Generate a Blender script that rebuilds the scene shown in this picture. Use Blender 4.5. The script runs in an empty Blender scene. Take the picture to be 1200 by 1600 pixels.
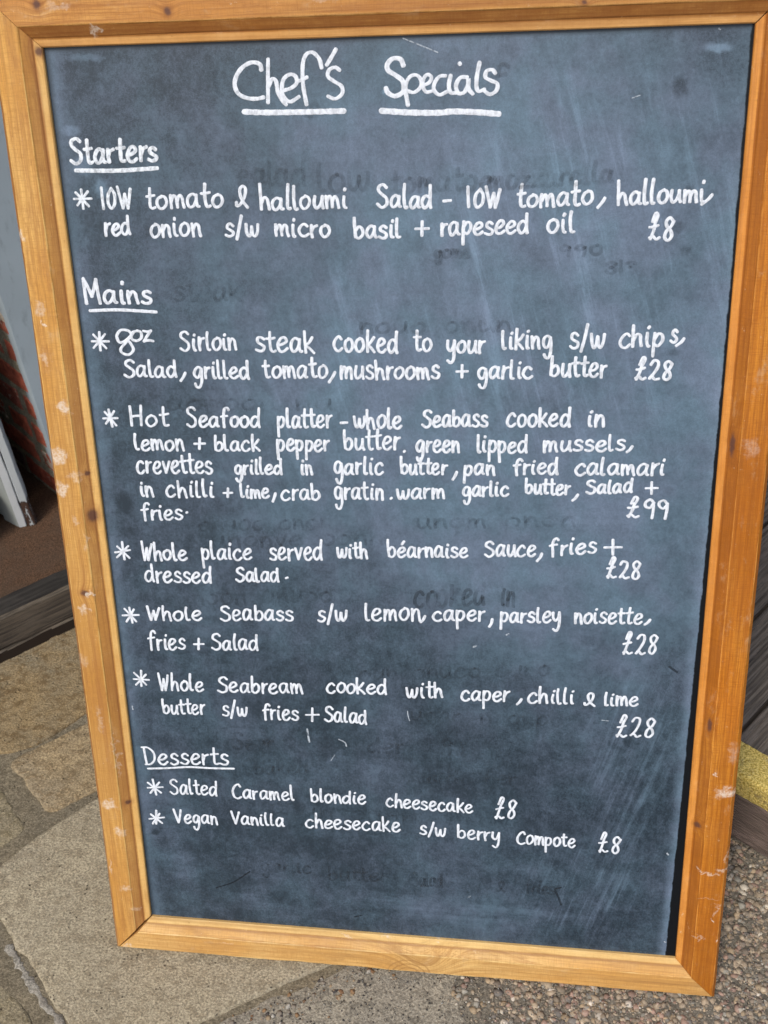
import bpy, math, random
import numpy as np
from mathutils import Matrix, Vector

# ---------------------------------------------------------------- scene, camera, light
sc = bpy.context.scene
COL = sc.collection
LEAN = math.radians(19.4)

cam_d = bpy.data.cameras.new('camera')
cam = bpy.data.objects.new('camera', cam_d)
COL.objects.link(cam)
cam.matrix_world = Matrix(((0.98986396, -0.02589092, 0.13963879, 0.18761695),
                           (0.12319044, 0.64576584, -0.75353208, -0.86682073),
                           (-0.07066433, 0.76309642, 0.64240984, 1.64207057),
                           (0, 0, 0, 1)))
cam_d.sensor_fit = 'VERTICAL'
cam_d.sensor_height = 36.0
cam_d.lens = 38.968
cam_d.clip_start = 0.05
cam_d.clip_end = 200
cam_d.dof.use_dof = True
cam_d.dof.focus_distance = 1.55
cam_d.dof.aperture_fstop = 9.0
sc.camera = cam
sc.render.resolution_x, sc.render.resolution_y = 768, 1024

SUN_EL, SUN_AZ = math.radians(52), math.radians(200)   # azimuth from +Y towards +X
world = bpy.data.worlds.new('World'); sc.world = world; world.use_nodes = True
wn = world.node_tree
bg = wn.nodes['Background']
sky = wn.nodes.new('ShaderNodeTexSky'); sky.sky_type = 'NISHITA'; sky.sun_disc = False
sky.sun_elevation = SUN_EL; sky.sun_rotation = SUN_AZ
sky.air_density = 1.0; sky.dust_density = 3.0; sky.ozone_density = 1.0
wn.links.new(sky.outputs[0], bg.inputs[0]); bg.inputs[1].default_value = 0.11
sun_d = bpy.data.lights.new('sun', 'SUN'); sun_d.energy = 1.5; sun_d.angle = math.radians(14)
sun_d.color = (1.0, 0.955, 0.88)
sun = bpy.data.objects.new('sun', sun_d); COL.objects.link(sun)
sv = Vector((math.sin(SUN_AZ)*math.cos(SUN_EL), math.cos(SUN_AZ)*math.cos(SUN_EL), math.sin(SUN_EL)))
sun.rotation_euler = sv.to_track_quat('Z', 'Y').to_euler()
sc.view_settings.view_transform = 'Standard'; sc.view_settings.look = 'None'
sc.view_settings.exposure = 0.35; sc.view_settings.gamma = 1.0

# ---------------------------------------------------------------- object helpers
def put(name, verts, faces, mat=None, parent=None, smooth=False, loc=None, **props):
    me = bpy.data.meshes.new(name)
    me.from_pydata([tuple(map(float, v)) for v in verts], [], [tuple(f) for f in faces])
    me.update()
    if smooth: me.polygons.foreach_set('use_smooth', [True]*len(me.polygons))
    if mat: me.materials.append(mat)
    o = bpy.data.objects.new(name, me); COL.objects.link(o)
    if parent: o.parent = parent
    if loc is not None: o.location = loc
    for k, v in props.items(): o[k] = v
    return o

def empty(name, loc, **props):
    o = bpy.data.objects.new(name, None); COL.objects.link(o); o.location = loc
    o.empty_display_size = .05
    for k, v in props.items(): o[k] = v
    return o

# ---------------------------------------------------------------- material helper
class M:
    def __init__(s, name, rough=.8, spec=.3):
        s.m = bpy.data.materials.new(name); s.m.use_nodes = True
        s.t = s.m.node_tree; s.b = s.t.nodes['Principled BSDF']
        s.b.inputs['Roughness'].default_value = rough
        s.b.inputs['Specular IOR Level'].default_value = spec
        s.co = s.n('ShaderNodeTexCoord').outputs['Object']
    def n(s, kind, **kw):
        x = s.t.nodes.new(kind)
        for k, v in kw.items(): setattr(x, k, v)
        return x
    def sett(s, sock, v):
        if isinstance(v, bpy.types.NodeSocket): s.t.links.new(v, sock)
        elif v is not None: sock.default_value = v
    def math(s, op, a, b=None, c=None, clamp=False):
        x = s.n('ShaderNodeMath', operation=op); x.use_clamp = clamp
        s.sett(x.inputs[0], a); s.sett(x.inputs[1], b); s.sett(x.inputs[2], c)
        return x.outputs[0]
    def vmath(s, op, a, b=None, out=0):
        x = s.n('ShaderNodeVectorMath', operation=op)
        s.sett(x.inputs[0], a); s.sett(x.inputs[1], b)
        return x.outputs[out]
    def scaled(s, v, off=(0, 0, 0), rot=(0, 0, 0), co=None):
        x = s.n('ShaderNodeMapping'); s.sett(x.inputs[0], co or s.co)
        x.inputs['Scale'].default_value = v; x.inputs['Location'].default_value = off
        x.inputs['Rotation'].default_value = rot
        return x.outputs[0]
    def noise(s, co, scale=1, detail=4, rough=.55, dist=0, out=0):
        x = s.n('ShaderNodeTexNoise'); s.sett(x.inputs['Vector'], co)
        x.inputs['Scale'].default_value = scale; x.inputs['Detail'].default_value = detail
        x.inputs['Roughness'].default_value = rough; x.inputs['Distortion'].default_value = dist
        return x.outputs[out]
    def voro(s, co, scale=1, feature='F1', out='Distance', rnd=1.0):
        x = s.n('ShaderNodeTexVoronoi', feature=feature); s.sett(x.inputs['Vector'], co)
        x.inputs['Scale'].default_value = scale; x.inputs['Randomness'].default_value = rnd
        return x.outputs[out]
    def ramp(s, f, lo, hi, a=0., b=1., smooth=True):
        x = s.n('ShaderNodeMapRange'); x.interpolation_type = 'SMOOTHSTEP' if smooth else 'LINEAR'
        s.sett(x.inputs[0], f)
        for i, v in enumerate((lo, hi, a, b)): x.inputs[i+1].default_value = v
        return x.outputs[0]
    def mix(s, f, a, b, blend='MIX'):
        x = s.n('ShaderNodeMix', data_type='RGBA', blend_type=blend)
        s.sett(x.inputs[0], f)
        for i, v in ((6, a), (7, b)):
            if isinstance(v, (tuple, list)): v = (*v, 1) if len(v) == 3 else v
            s.sett(x.inputs[i], v)
        return x.outputs[2]
    def sep(s, v): return s.vsep(v)
    def vsep(s, v):
        x = s.n('ShaderNodeSeparateXYZ'); s.sett(x.inputs[0], v); return x.outputs
    def comb(s, a, b, c):
        x = s.n('ShaderNodeCombineXYZ')
        for i, v in enumerate((a, b, c)): s.sett(x.inputs[i], v)
        return x.outputs[0]
    def spots(s, pts, warp=.003, wscale=90):
        """soft edged marks of their own shape at given places: (x, y, rx, ry, strength)"""
        w = s.noise(s.co, wscale, 3, .6, out=1)
        w = s.vmath('SUBTRACT', w, (.5, .5, .5)); w = s.vmath('MULTIPLY', w, (warp*2, warp*2, 0))
        p = s.vmath('MULTIPLY', s.vmath('ADD', s.co, w), (1, 1, 0))
        acc = None
        for (x, y, rx, ry, st) in pts:
            d = s.vmath('MULTIPLY', s.vmath('SUBTRACT', p, (x, y, 0)), (1/rx, 1/ry, 0))
            l = s.vmath('LENGTH', d, out='Value')
            f = s.ramp(l, .35, 1.0, st, 0.)
            acc = f if acc is None else s.math('MAXIMUM', acc, f)
        return acc
    def color(s, c): s.sett(s.b.inputs['Base Color'], (*c, 1) if isinstance(c, tuple) else c)
    def bump(s, h, dist=.001, strength=1., prev=None):
        x = s.n('ShaderNodeBump'); x.inputs['Distance'].default_value = dist
        x.inputs['Strength'].default_value = strength
        s.sett(x.inputs['Height'], h)
        if prev is not None: s.sett(x.inputs['Normal'], prev)
        s.t.links.new(x.outputs[0], s.b.inputs['Normal'])
        return x.outputs[0]

# ---------------------------------------------------------------- materials
def wood(name, axis, light, dark, orange, knots=(), pale=(), whorls=(), seed=0., deep=(.24, .09, .025), cove=.5, crease=.3, side=.3, eyes=()):
    """varnished pine; axis = 0 grain along local x, 1 along local y"""
    m = M(name, .42, .28)
    X, Y, Z = m.vsep(m.co)
    al, ac = (X, Y) if axis == 0 else (Y, X)
    # grain bends round whorls and knots
    for (kx, ky, rx, ry, amt) in list(whorls) + [(k[0], k[1], k[2]*2.2, k[3]*2.2, .006) for k in knots]:
        d = m.vmath('MULTIPLY', m.vmath('SUBTRACT', m.vmath('MULTIPLY', m.co, (1, 1, 0)), (kx, ky, 0)), (1/rx, 1/ry, 0))
        l = m.vmath('LENGTH', d, out='Value')
        g = m.math('EXPONENT', m.math('MULTIPLY', m.math('MULTIPLY', l, l), -1.))
        ac = m.math('ADD', ac, m.math('MULTIPLY', g, amt))
    base = m.comb(m.math('ADD', al, seed), ac, Z)
    big = m.noise(m.scaled((5, 14, 14), co=base), 1, 4, .6)
    tone = m.noise(m.scaled((2.2, 5, 5), off=(7, 3, 2), co=base), 1, 3)
    warp = m.noise(m.scaled((3.0, 30, 30), co=base), 1, 3)
    rings = m.n('ShaderNodeTexWave', wave_type='BANDS', bands_direction='Y', wave_profile='SAW')
    rv = m.comb(m.math('MULTIPLY', al, .2), m.math('ADD', m.math('ADD', ac, m.math('MULTIPLY', Z, .6)), m.math('MULTIPLY', warp, .012)), 0.)
    m.sett(rings.inputs['Vector'], rv); rings.inputs['Scale'].default_value = 42
    rings.inputs['Distortion'].default_value = 1.2; rings.inputs['Detail'].default_value = 2; rings.inputs['Detail Scale'].default_value = 2
    fine = m.noise(m.scaled((14, 900, 900), co=base), 1, 3, .6)
    fine2 = m.noise(m.scaled((60, 330, 330), co=base), 1, 2, .6)
    saw = m.noise(m.scaled((750, 60, 60), co=base), 1, 2, .6)     # cross saw marks
    c = m.mix(m.ramp(big, .35, .65), light, orange)
    c = m.mix(m.ramp(tone, .42, .68, .0, .55), c, dark)
    c = m.mix(m.math('MULTIPLY', m.ramp(rings.outputs[1], .25, 1.), .42), c, dark)
    c = m.mix(m.math('MULTIPLY', m.ramp(fine, .42, .68), .72), c, dark)
    c = m.mix(m.math('MULTIPLY', m.ramp(fine2, .52, .75), .3), c, deep)
    c = m.mix(m.math('MULTIPLY', m.ramp(saw, .42, .72), .42), c, dark)
    wearn = m.noise(m.scaled((22, 40, 40), co=base), 1, 5, .7)
    c = m.mix(m.math('MULTIPLY', m.ramp(wearn, .58, .78), .45), c, (.62, .44, .26))
    grub = m.noise(m.scaled((9, 26, 26), off=(3, 7, 1), co=base), 1, 6, .75)
    c = m.mix(m.math('MULTIPLY', m.ramp(grub, .5, .72), .5), c, deep)
    # profile: cove stained and shaded in colour, crease darker, varnish worn off the arrises
    dd = m.n('ShaderNodeAttribute', attribute_name='across').outputs['Fac']
    ed = m.noise(m.scaled((30, 90, 90), off=(5, 5, 5), co=base), 1, 4, .7)
    dj = m.math('ADD', dd, m.math('MULTIPLY', m.math('SUBTRACT', ed, .5), .0012))
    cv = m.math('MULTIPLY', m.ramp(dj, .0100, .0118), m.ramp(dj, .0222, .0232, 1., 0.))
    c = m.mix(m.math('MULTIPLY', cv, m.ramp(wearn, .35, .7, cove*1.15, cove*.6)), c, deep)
    c = m.mix(m.math('MULTIPLY', m.ramp(dj, .0088, .0098, 1., 0.), m.ramp(wearn, .3, .7, .30, .62)), c, tuple(min(.86, x*1.12+.05) for x in light))
    c = m.mix(m.ramp(dd, .0232, .040, .0, .0), c, dark)
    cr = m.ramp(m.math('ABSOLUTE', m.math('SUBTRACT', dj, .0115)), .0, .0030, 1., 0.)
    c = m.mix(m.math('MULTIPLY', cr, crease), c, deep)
    c = m.mix(m.math('MULTIPLY', m.ramp(dj, .0556, .0563), side), c, deep)  # shade on the outer chamfer put into the colour, strongest at left
    ar = m.math('MAXIMUM', m.ramp(m.math('ABSOLUTE', m.math('SUBTRACT', dj, .0238)), .0, .0010, 1., 0.), m.ramp(m.math('ABSOLUTE', m.math('SUBTRACT', dj, .0552)), .0, .0009, 1., 0.))
    c = m.mix(m.math('MULTIPLY', ar, m.ramp(ed, .36, .60, .0, .6)), c, tuple(min(.85, x*1.18+.05) for x in light))
    run = m.noise(m.scaled((1.6, 75, 75), off=(2, 9, 4), co=base), 1, 4, .6)
    c = m.mix(m.math('MULTIPLY', m.ramp(run, .48, .72), .55), c, deep)
    hand = m.noise(m.scaled((90, 130, 130), off=(2, 1, 4), co=base), 1, 5, .8)
    c = m.mix(m.math('MULTIPLY', m.ramp(hand, .62, .70), .55), c, deep)
    c = m.mix(m.math('MULTIPLY', m.ramp(hand, .36, .29), .45), c, (.80, .62, .40))
    for (ex, ey, rx, ry, k) in eyes:      # growth rings round a buried knot
        ec = m.vmath('ADD', m.co, m.vmath('MULTIPLY', m.vmath('SUBTRACT', m.noise(m.co, 30, 3, .6, out=1), (.5, .5, .5)), (.02, .01, 0)))
        l = m.vmath('LENGTH', m.vmath('MULTIPLY', m.vmath('SUBTRACT', m.vmath('MULTIPLY', ec, (1, 1, 0)), (ex, ey, 0)), (1/rx, 1/ry, 0)), out='Value')
        s_ = m.math('SINE', m.math('MULTIPLY', l, k))
        fall = m.math('MULTIPLY', m.ramp(l, .25, .45), m.ramp(l, .75, 1.25, 1., 0.))
        c = m.mix(m.math('MULTIPLY', m.math('MULTIPLY', m.ramp(s_, .1, .95), fall), .62), c, deep)
    if knots:
        k1 = m.spots([(k[0], k[1], k[2]*1.9, k[3]*1.9, .75) for k in knots], .004, 120)
        k2 = m.spots([(k[0], k[1], k[2], k[3], 1.) for k in knots], .002, 200)
        c = m.mix(m.math('MULTIPLY', k1, .55), c, deep); c = m.mix(m.math('MULTIPLY', k2, .85), c, (.10, .045, .035))
    if pale:
        pf = m.spots(pale, .014, 85)
        pn = m.noise(m.co, 260, 4, .7)
        c = m.mix(m.math('MULTIPLY', pf, m.ramp(pn, .3, .64, .15, .82)), c, (.80, .70, .58))
    m.color(c)
    sc_ = m.noise(m.scaled((30, 30, 30), co=base), 1, 5, .7)
    m.sett(m.b.inputs['Roughness'], m.ramp(sc_, .3, .7, .32, .62))
    h = m.math('ADD', m.math('MULTIPLY', fine, .5), m.math('MULTIPLY', saw, .5))
    n1 = m.bump(h, .0006, .55)
    m.bump(wearn, .0012, .35, n1)
    return m.m

CX, CY = .4 * 0, 0    # board pieces keep slate-corner coordinates (metres)
LP = [(-.042,.955,.010,.012,.5),(-.046,.892,.006,.010,.55),(-.027,.828,.009,.012,1.),(-.045,.761,.014,.016,.95),(-.046,.713,.012,.014,.85),
      (-.024,.732,.010,.012,.55),(-.034,.668,.006,.008,.4),(-.038,.537,.008,.009,.7),(-.024,.560,.005,.006,.9),(-.039,.214,.013,.010,.85),(-.029,.165,.010,.012,.75),
      (-.054,1.045,.008,.009,.9),(-.050,.455,.010,.012,.35),(-.030,.06,.013,.006,.5),(-.02,.02,.012,.004,.4),(-.05,.1,.003,.02,.5),
      (-.040,.935,.003,.003,1.),(-.022,.64,.004,.02,.35),(-.035,.36,.006,.03,.3),(-.018,.30,.003,.05,.35)]
LK = [(-.005,1.253,.006,.007),(-.033,.562,.008,.006),(-.010,.675,.009,.013),(-.010,.735,.004,.005),(-.012,.215,.006,.005)]
# left stile
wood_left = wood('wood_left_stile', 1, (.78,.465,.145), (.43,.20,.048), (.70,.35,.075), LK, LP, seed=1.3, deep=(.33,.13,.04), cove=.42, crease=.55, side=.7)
RP = [(.848,.298,.016,.012,.95),(.832,.328,.003,.003,.9),(.853,.170,.012,.006,.6),(.835,.163,.018,.003,.6),(.825,.168,.006,.002,.8),(.856,.195,.003,.02,.4),
      (.853,.045,.003,.004,.9),(.846,.085,.002,.003,.8),(.850,.10,.003,.014,.5),(.828,.05,.012,.002,.45),(.836,.788,.012,.02,.3),(.838,.12,.02,.0015,.35),(.852,.36,.008,.02,.3)]
RK = [(.814,.239,.006,.006),(.818,.40,.004,.014),(.815,.79,.004,.02)]
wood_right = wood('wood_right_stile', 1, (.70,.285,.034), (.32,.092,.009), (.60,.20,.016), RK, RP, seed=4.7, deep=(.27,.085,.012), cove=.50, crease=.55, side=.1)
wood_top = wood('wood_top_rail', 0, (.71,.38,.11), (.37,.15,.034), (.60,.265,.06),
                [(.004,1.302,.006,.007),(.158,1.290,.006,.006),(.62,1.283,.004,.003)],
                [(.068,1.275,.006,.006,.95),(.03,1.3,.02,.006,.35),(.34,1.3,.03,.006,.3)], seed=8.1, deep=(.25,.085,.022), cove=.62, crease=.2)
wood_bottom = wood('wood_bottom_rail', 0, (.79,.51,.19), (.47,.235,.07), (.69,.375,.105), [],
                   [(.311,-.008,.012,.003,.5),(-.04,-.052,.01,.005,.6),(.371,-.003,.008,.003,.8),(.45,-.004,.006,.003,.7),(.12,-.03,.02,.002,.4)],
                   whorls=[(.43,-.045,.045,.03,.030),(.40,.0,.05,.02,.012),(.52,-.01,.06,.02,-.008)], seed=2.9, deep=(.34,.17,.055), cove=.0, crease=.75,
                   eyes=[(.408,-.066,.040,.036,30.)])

def slate_material():
    m = M('slate_paint', .5, .55)
    X, Y, Z = m.vsep(m.co)
    cl = m.noise(m.scaled((3.2, 2.6, 1)), 1, 5, .6, .6)
    cl2 = m.noise(m.scaled((11, 9, 1), off=(4, 2, 0)), 1, 5, .65, .8)
    patch = m.noise(m.scaled((38, 30, 1), off=(1, 5, 0)), 1, 5, .7, .5)
    vst = m.noise(m.scaled((75, 3.0, 1)), 1, 4, .6, .15)           # downward wipes
    vst2 = m.noise(m.scaled((230, 9, 1)), 1, 3, .6)
    hst = m.noise(m.scaled((3, 42, 1), off=(0, 3, 0)), 1, 4, .6)    # sideways wipes
    dg = m.noise(m.scaled((62, 4.5, 1), off=(2, 0, 0), co=m.scaled((1, 1, 1), rot=(0, 0, math.radians(-15)))), 1, 5, .7, .25)
    dg2 = m.noise(m.scaled((105, 5, 1), off=(7, 1, 0), co=m.scaled((1, 1, 1), rot=(0, 0, math.radians(17)))), 1, 5, .7, .5)
    grain = m.noise(m.scaled((900, 900, 1)), 1, 2, .7)
    speck = m.noise(m.scaled((330, 270, 1), off=(6, 3, 0)), 1, 4, .75)
    weave = m.math('MULTIPLY', m.math('SINE', m.math('MULTIPLY', X, 3000)), m.math('SINE', m.math('MULTIPLY', Y, 2600)))
    mott = m.noise(m.scaled((120, 95, 1), off=(8, 5, 0)), 1, 5, .72, .4)
    # wiped regions
    up_right = m.spots([(.60,.98,.24,.36,1.),(.78,1.08,.12,.32,.8),(.36,.86,.12,.28,.6),(.24,.80,.10,.2,.4)], .05, 6)
    low_right = m.spots([(.66,.10,.14,.13,1.),(.72,.30,.10,.25,.8)], .04, 7)
    low = m.spots([(.16,.03,.10,.035,.8),(.50,.055,.22,.045,.9),(.05,.20,.05,.22,.4)], .04, 12)
    dust_sheen = m.spots([(.58,.88,.62,.60,1.)], .10, 3)               # dust, with the sky sheen on the upper board put into the colour
    f = m.ramp(cl, .25, .75, .045, .155)
    f = m.math('ADD', f, m.math('MULTIPLY', dust_sheen, .21))
    f = m.math('ADD', f, m.ramp(cl2, .3, .78, -.03, .05))
    f = m.math('ADD', f, m.ramp(patch, .3, .78, -.035, .06))
    f = m.math('ADD', f, m.ramp(mott, .3, .72, -.035, .045))
    f = m.math('ADD', f, m.ramp(vst, .45, .8, -.006, .03))
    f = m.math('ADD', f, m.ramp(hst, .35, .75, -.012, .022))
    f = m.math('ADD', f, m.math('MULTIPLY', up_right, m.ramp(dg, .48, .76, .0, .24)))
    f = m.math('ADD', f, m.math('MULTIPLY', low_right, m.ramp(dg2, .44, .78, .0, .22)))
    f = m.math('ADD', f, m.math('MULTIPLY', low, m.ramp(hst, .35, .7, .04, .17)))
    f = m.math('ADD', f, m.ramp(grain, .3, .7, -.05, .06))
    f = m.math('ADD', f, m.ramp(speck, .32, .68, -.042, .05))
    # dust caught along the two long edges
    en = m.noise(m.scaled((30, 7, 1)), 1, 4, .6)
    eL = m.math('MULTIPLY', m.ramp(m.math('ADD', X, m.math('MULTIPLY', m.math('SUBTRACT', en, .5), .02)), .004, .030, 1., 0.), .16)
    f = m.math('ADD', f, eL)
    # right margin: a black strip that widens downwards
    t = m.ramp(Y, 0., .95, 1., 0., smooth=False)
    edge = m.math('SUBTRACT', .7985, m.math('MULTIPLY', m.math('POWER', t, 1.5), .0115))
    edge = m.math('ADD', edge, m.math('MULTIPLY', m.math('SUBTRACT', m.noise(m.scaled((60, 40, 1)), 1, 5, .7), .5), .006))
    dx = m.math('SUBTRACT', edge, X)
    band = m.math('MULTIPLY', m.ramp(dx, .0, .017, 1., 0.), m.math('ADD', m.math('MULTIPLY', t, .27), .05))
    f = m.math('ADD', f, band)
    # thumb smears where dust has come away
    sm = m.spots([(.727,1.195,.011,.016,1.),(.745,1.085,.008,.008,.8),(.735,1.045,.012,.008,.8),(.745,1.02,.008,.009,.7),(.74,.90,.010,.007,.7),
                  (.735,.865,.008,.006,.6),(.032,.69,.016,.02,.7),(.715,.36,.010,.012,.5),(.02,.155,.010,.008,.8)], .006, 60)
    f = m.math('SUBTRACT', f, m.math('MULTIPLY', sm, .16))
    smudge = m.spots([(.022,1.165,.014,.009,.5),(.028,1.125,.018,.014,.5),(.05,1.10,.012,.016,.6),(.765,1.235,.022,.008,.7),(.05,1.245,.03,.006,.4),(.80*.5,1.20,.004,.005,.5)], .006, 90)
    f = m.math('ADD', f, m.math('MULTIPLY', smudge, .45))
    swirl = m.noise(m.scaled((5, 5, 1), off=(4, 8, 0)), 1, 4, .6, 3.5)
    f = m.math('ADD', f, m.ramp(swirl, .42, .66, -.012, .035))
    f = m.math('MAXIMUM', f, .03)
    bare = m.ramp(dx, -.0006, .0012, 0., 1.)  # mask that keeps the right margin black
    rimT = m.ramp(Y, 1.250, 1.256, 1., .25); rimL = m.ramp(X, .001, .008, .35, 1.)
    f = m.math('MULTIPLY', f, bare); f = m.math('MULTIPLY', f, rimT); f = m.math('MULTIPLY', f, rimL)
    hue = m.noise(m.scaled((14, 12, 1), off=(9, 9, 0)), 1, 3)
    dust = m.mix(m.ramp(hue, .35, .65), (.255,.41,.555), (.295,.40,.57))
    c = m.mix(f, (.006,.0165,.028), dust)
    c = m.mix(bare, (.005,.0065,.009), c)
    m.color(c)
    rr = m.math('ADD', .42, m.math('MULTIPLY', f, .35))
    m.sett(m.b.inputs['Roughness'], m.math('MINIMUM', rr, .8))
    m.sett(m.b.inputs['Specular IOR Level'], m.math('ADD', m.math('MULTIPLY', bare, .35), .2))
    n1 = m.bump(grain, .0003, .25)
    m.bump(m.noise(m.scaled((8, 6, 1)), 1, 3), .004, .25, n1)
    return m.m
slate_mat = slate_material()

def chalk_mat(name, col, lo, hi):
    m = M(name, .85, .15)
    st = m.noise(m.scaled((210, 120, 1)), 1, 4, .6)
    gr = m.noise(m.scaled((1400, 1400, 1)), 1, 2, .6)
    big = m.noise(m.scaled((20, 20, 1)), 1, 3)
    m.color(m.mix(m.ramp(st, .35, .7), tuple(x*.86 for x in col), col))
    a = m.math('ADD', m.ramp(st, .34, .56, lo, hi), m.ramp(gr, .4, .65, -.04, .0))
    m.sett(m.b.inputs['Alpha'], m.math('MINIMUM', a, 1.))
    return m.m
chalk = chalk_mat('liquid_chalk', (.82, .87, .94), .84, 1.05)
smear = chalk_mat('smeared_liquid_chalk', (.82, .88, .94), .66, 1.04)
fleck_mat = chalk_mat('chalk_fleck', (.60, .68, .76), .15, .75)

def ghost_material(name, hi):
    m = M(name, .55, .6)
    m.color((.028, .042, .060))
    n = m.noise(m.scaled((34, 34, 1)), 1, 5, .6)
    m.sett(m.b.inputs['Alpha'], m.ramp(n, .34, .66, .03, hi))
    return m.m
ghost_mat = ghost_material('wiped_lettering', .42); faint_mat = ghost_material('nearly_gone_lettering', .24); vague_mat = ghost_material('rubbed_out_lettering', .25)
dark_mat = M('dark_scuff', .5); dark_mat.color((.018,.024,.032)); dark_mat.b.inputs['Alpha'].default_value = .5
dark_mat = dark_mat.m

def stone_material(name, c1, c2, c3, seed):
    m = M(name, .88, .25)
    co = m.scaled((1, 1, 1), off=(seed, seed*1.7, 0))
    a = m.noise(m.scaled((7, 7, 7), co=co), 1, 5, .65, .5)
    b = m.noise(m.scaled((45, 60, 45), co=co), 1, 6, .72, .3)
    d = m.noise(m.scaled((260, 300, 260), co=co), 1, 4, .7)
    pv = m.voro(m.scaled((150, 150, 150), co=co), 1)
    pit = m.ramp(pv, .10, .30, 1., 0.); pn = m.noise(m.scaled((32, 32, 32), co=co), 1, 3)
    pit = m.math('MULTIPLY', pit, m.ramp(pn, .54, .66))
    c = m.mix(m.ramp(a, .3, .7), c1, c2)
    c = m.mix(m.math('MULTIPLY', m.ramp(b, .44, .64), .8), c, c3)
    st = m.noise(m.scaled((15, 12, 15), off=(seed, 4, 0), co=co), 1, 6, .75, .8)
    c = m.mix(m.ramp(st, .54, .72, 0., .42), c, tuple(x*.55 for x in c3))
    c = m.mix(m.ramp(st, .40, .28, 0., .22), c, tuple(min(1, x*1.15) for x in c1))
    c = m.mix(m.ramp(d, .44, .64, 0., .85), c, tuple(x*.38 for x in c1))
    c = m.mix(m.ramp(d, .46, .32, 0., .65), c, tuple(min(1, x*1.45) for x in c1))
    c = m.mix(m.ramp(d, .55, .75, 0., .0), c, (1, 1, 1))
    c = m.mix(m.math('MULTIPLY', pit, .8), c, (.05,.04,.03))
    m.color(c)
    h = m.math('ADD', m.math('MULTIPLY', b, .6), m.math('MULTIPLY', d, .30))
    h = m.math('SUBTRACT', h, m.math('MULTIPLY', pit, .5))
    m.bump(h, .006, .9)
    return m.m
stone_a = stone_material('sandstone_brown', (.38,.275,.14), (.26,.225,.155), (.13,.078,.032), 3.)
stone_b = stone_material('sandstone_buff', (.46,.35,.20), (.33,.27,.18), (.20,.14,.075), 11.)
stone_c = stone_material('sandstone_dun', (.39,.325,.20), (.29,.25,.175), (.20,.16,.09), 17.)
stone_d = stone_material('sandstone_grey_buff', (.49,.42,.29), (.41,.355,.255), (.27,.22,.145), 23.)
mortar_mat = stone_material('mortar', (.27,.225,.15), (.22,.19,.135), (.145,.12,.08), 31.)
concrete_mat = stone_material('fine_concrete', (.41,.365,.28), (.33,.30,.245), (.20,.18,.145), 41.)
fillet_mat = stone_material('pale_cement', (.40,.37,.31), (.34,.31,.26), (.24,.21,.17), 47.)

def pebble_material():
    m = M('crushed_stone', .75, .3)
    at = m.n('ShaderNodeAttribute', attribute_name='tone')
    n = m.noise(m.scaled((420, 420, 420)), 1, 3, .6)
    m.color(m.mix(m.ramp(n, .35, .7, 0., .45), at.outputs['Color'], m.mix(.6, at.outputs['Color'], (.08,.07,.06))))
    m.bump(n, .001, .5)
    return m.m
gravel_bed = stone_material('gravel_binder', (.26,.23,.18), (.20,.18,.14), (.11,.098,.08), 71.)
pebble_mat = pebble_material()

def weathered(name, c1, c2, axis_angle, seed):
    m = M(name, .82, .25)
    co = m.scaled((1, 1, 1), rot=(0, 0, -axis_angle), off=(seed, 0, 0))
    g = m.noise(m.scaled((6, 160, 160), co=co), 1, 5, .65)
    g2 = m.noise(m.scaled((25, 500, 500), co=co), 1, 3, .6)
    w = m.noise(m.scaled((9, 20, 20), co=co), 1, 4, .7)
    c = m.mix(m.ramp(g, .3, .7), c1, c2)
    c = m.mix(m.math('MULTIPLY', m.ramp(g2, .5, .75), .7), c, tuple(x*.3 for x in c1))
    c = m.mix(m.math('MULTIPLY', m.ramp(w, .5, .68), .6), c, tuple(min(1, x*3.2) for x in c2))
    m.color(c); m.bump(m.math('ADD', g, m.math('MULTIPLY', g2, .5)), .004, .7)
    return m.m
TANG = math.atan2(.663270322, .748379904)
thr_mat = weathered('old_threshold_oak', (.10,.078,.056), (.025,.020,.015), TANG, 0)
thr_dark = weathered('blackened_oak', (.05,.045,.04), (.02,.018,.016), TANG, 2)
thr_lip = weathered('worn_oak_arris', (.19,.155,.115), (.06,.05,.04), TANG, 4)

def mat_material():
    m = M('coir', .95, .1)
    n = m.noise(m.scaled((420, 420, 420)), 1, 3, .7); b = m.noise(m.scaled((9, 9, 9)), 1, 4)
    c = m.mix(m.ramp(n, .3, .7), (.045,.024,.014), (.24,.14,.085))
    c = m.mix(m.ramp(b, .4, .7, 0., .5), c, (.11,.085,.065))
    m.color(c); m.bump(n, .005, 1.)
    return m.m
coir = mat_material()

def paint(name, col, under, chips, seed=0., band=None):
    m = M(name, .6, .35)
    a = m.noise(m.scaled((30, 30, 8), off=(seed, 0, 0)), 1, 5, .7)
    b = m.noise(m.scaled((4, 4, 4)), 1, 3)
    c = m.mix(m.ramp(b, .3, .7), col, tuple(x*.85 for x in col))
    dirt = m.noise(m.scaled((70, 70, 20)), 1, 5, .7)
    c = m.mix(m.ramp(dirt, .52, .8, 0., .5), c, tuple(x*.45 for x in col))
    f = m.ramp(a, chips, chips+.012)
    if band is not None:      # bare low down where the paint has rotted away
        X, Y, Z = m.vsep(m.co)
        z2 = m.math('ADD', Z, m.math('MULTIPLY', m.math('SUBTRACT', a, .5), .10))
        f = m.math('MAXIMUM', f, m.ramp(z2, band, band+.004, 1., 0.))
        f = m.math('MULTIPLY', f, m.ramp(m.noise(m.scaled((150, 150, 60)), 1, 3), .36, .42))
    c = m.mix(f, c, under); m.color(c)
    m.bump(m.math('MULTIPLY', f, -1.), .002, .8)
    return m.m
grey_paint = paint('grey_blue_gloss', (.43,.51,.56), (.2,.18,.16), .80, 1)
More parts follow.
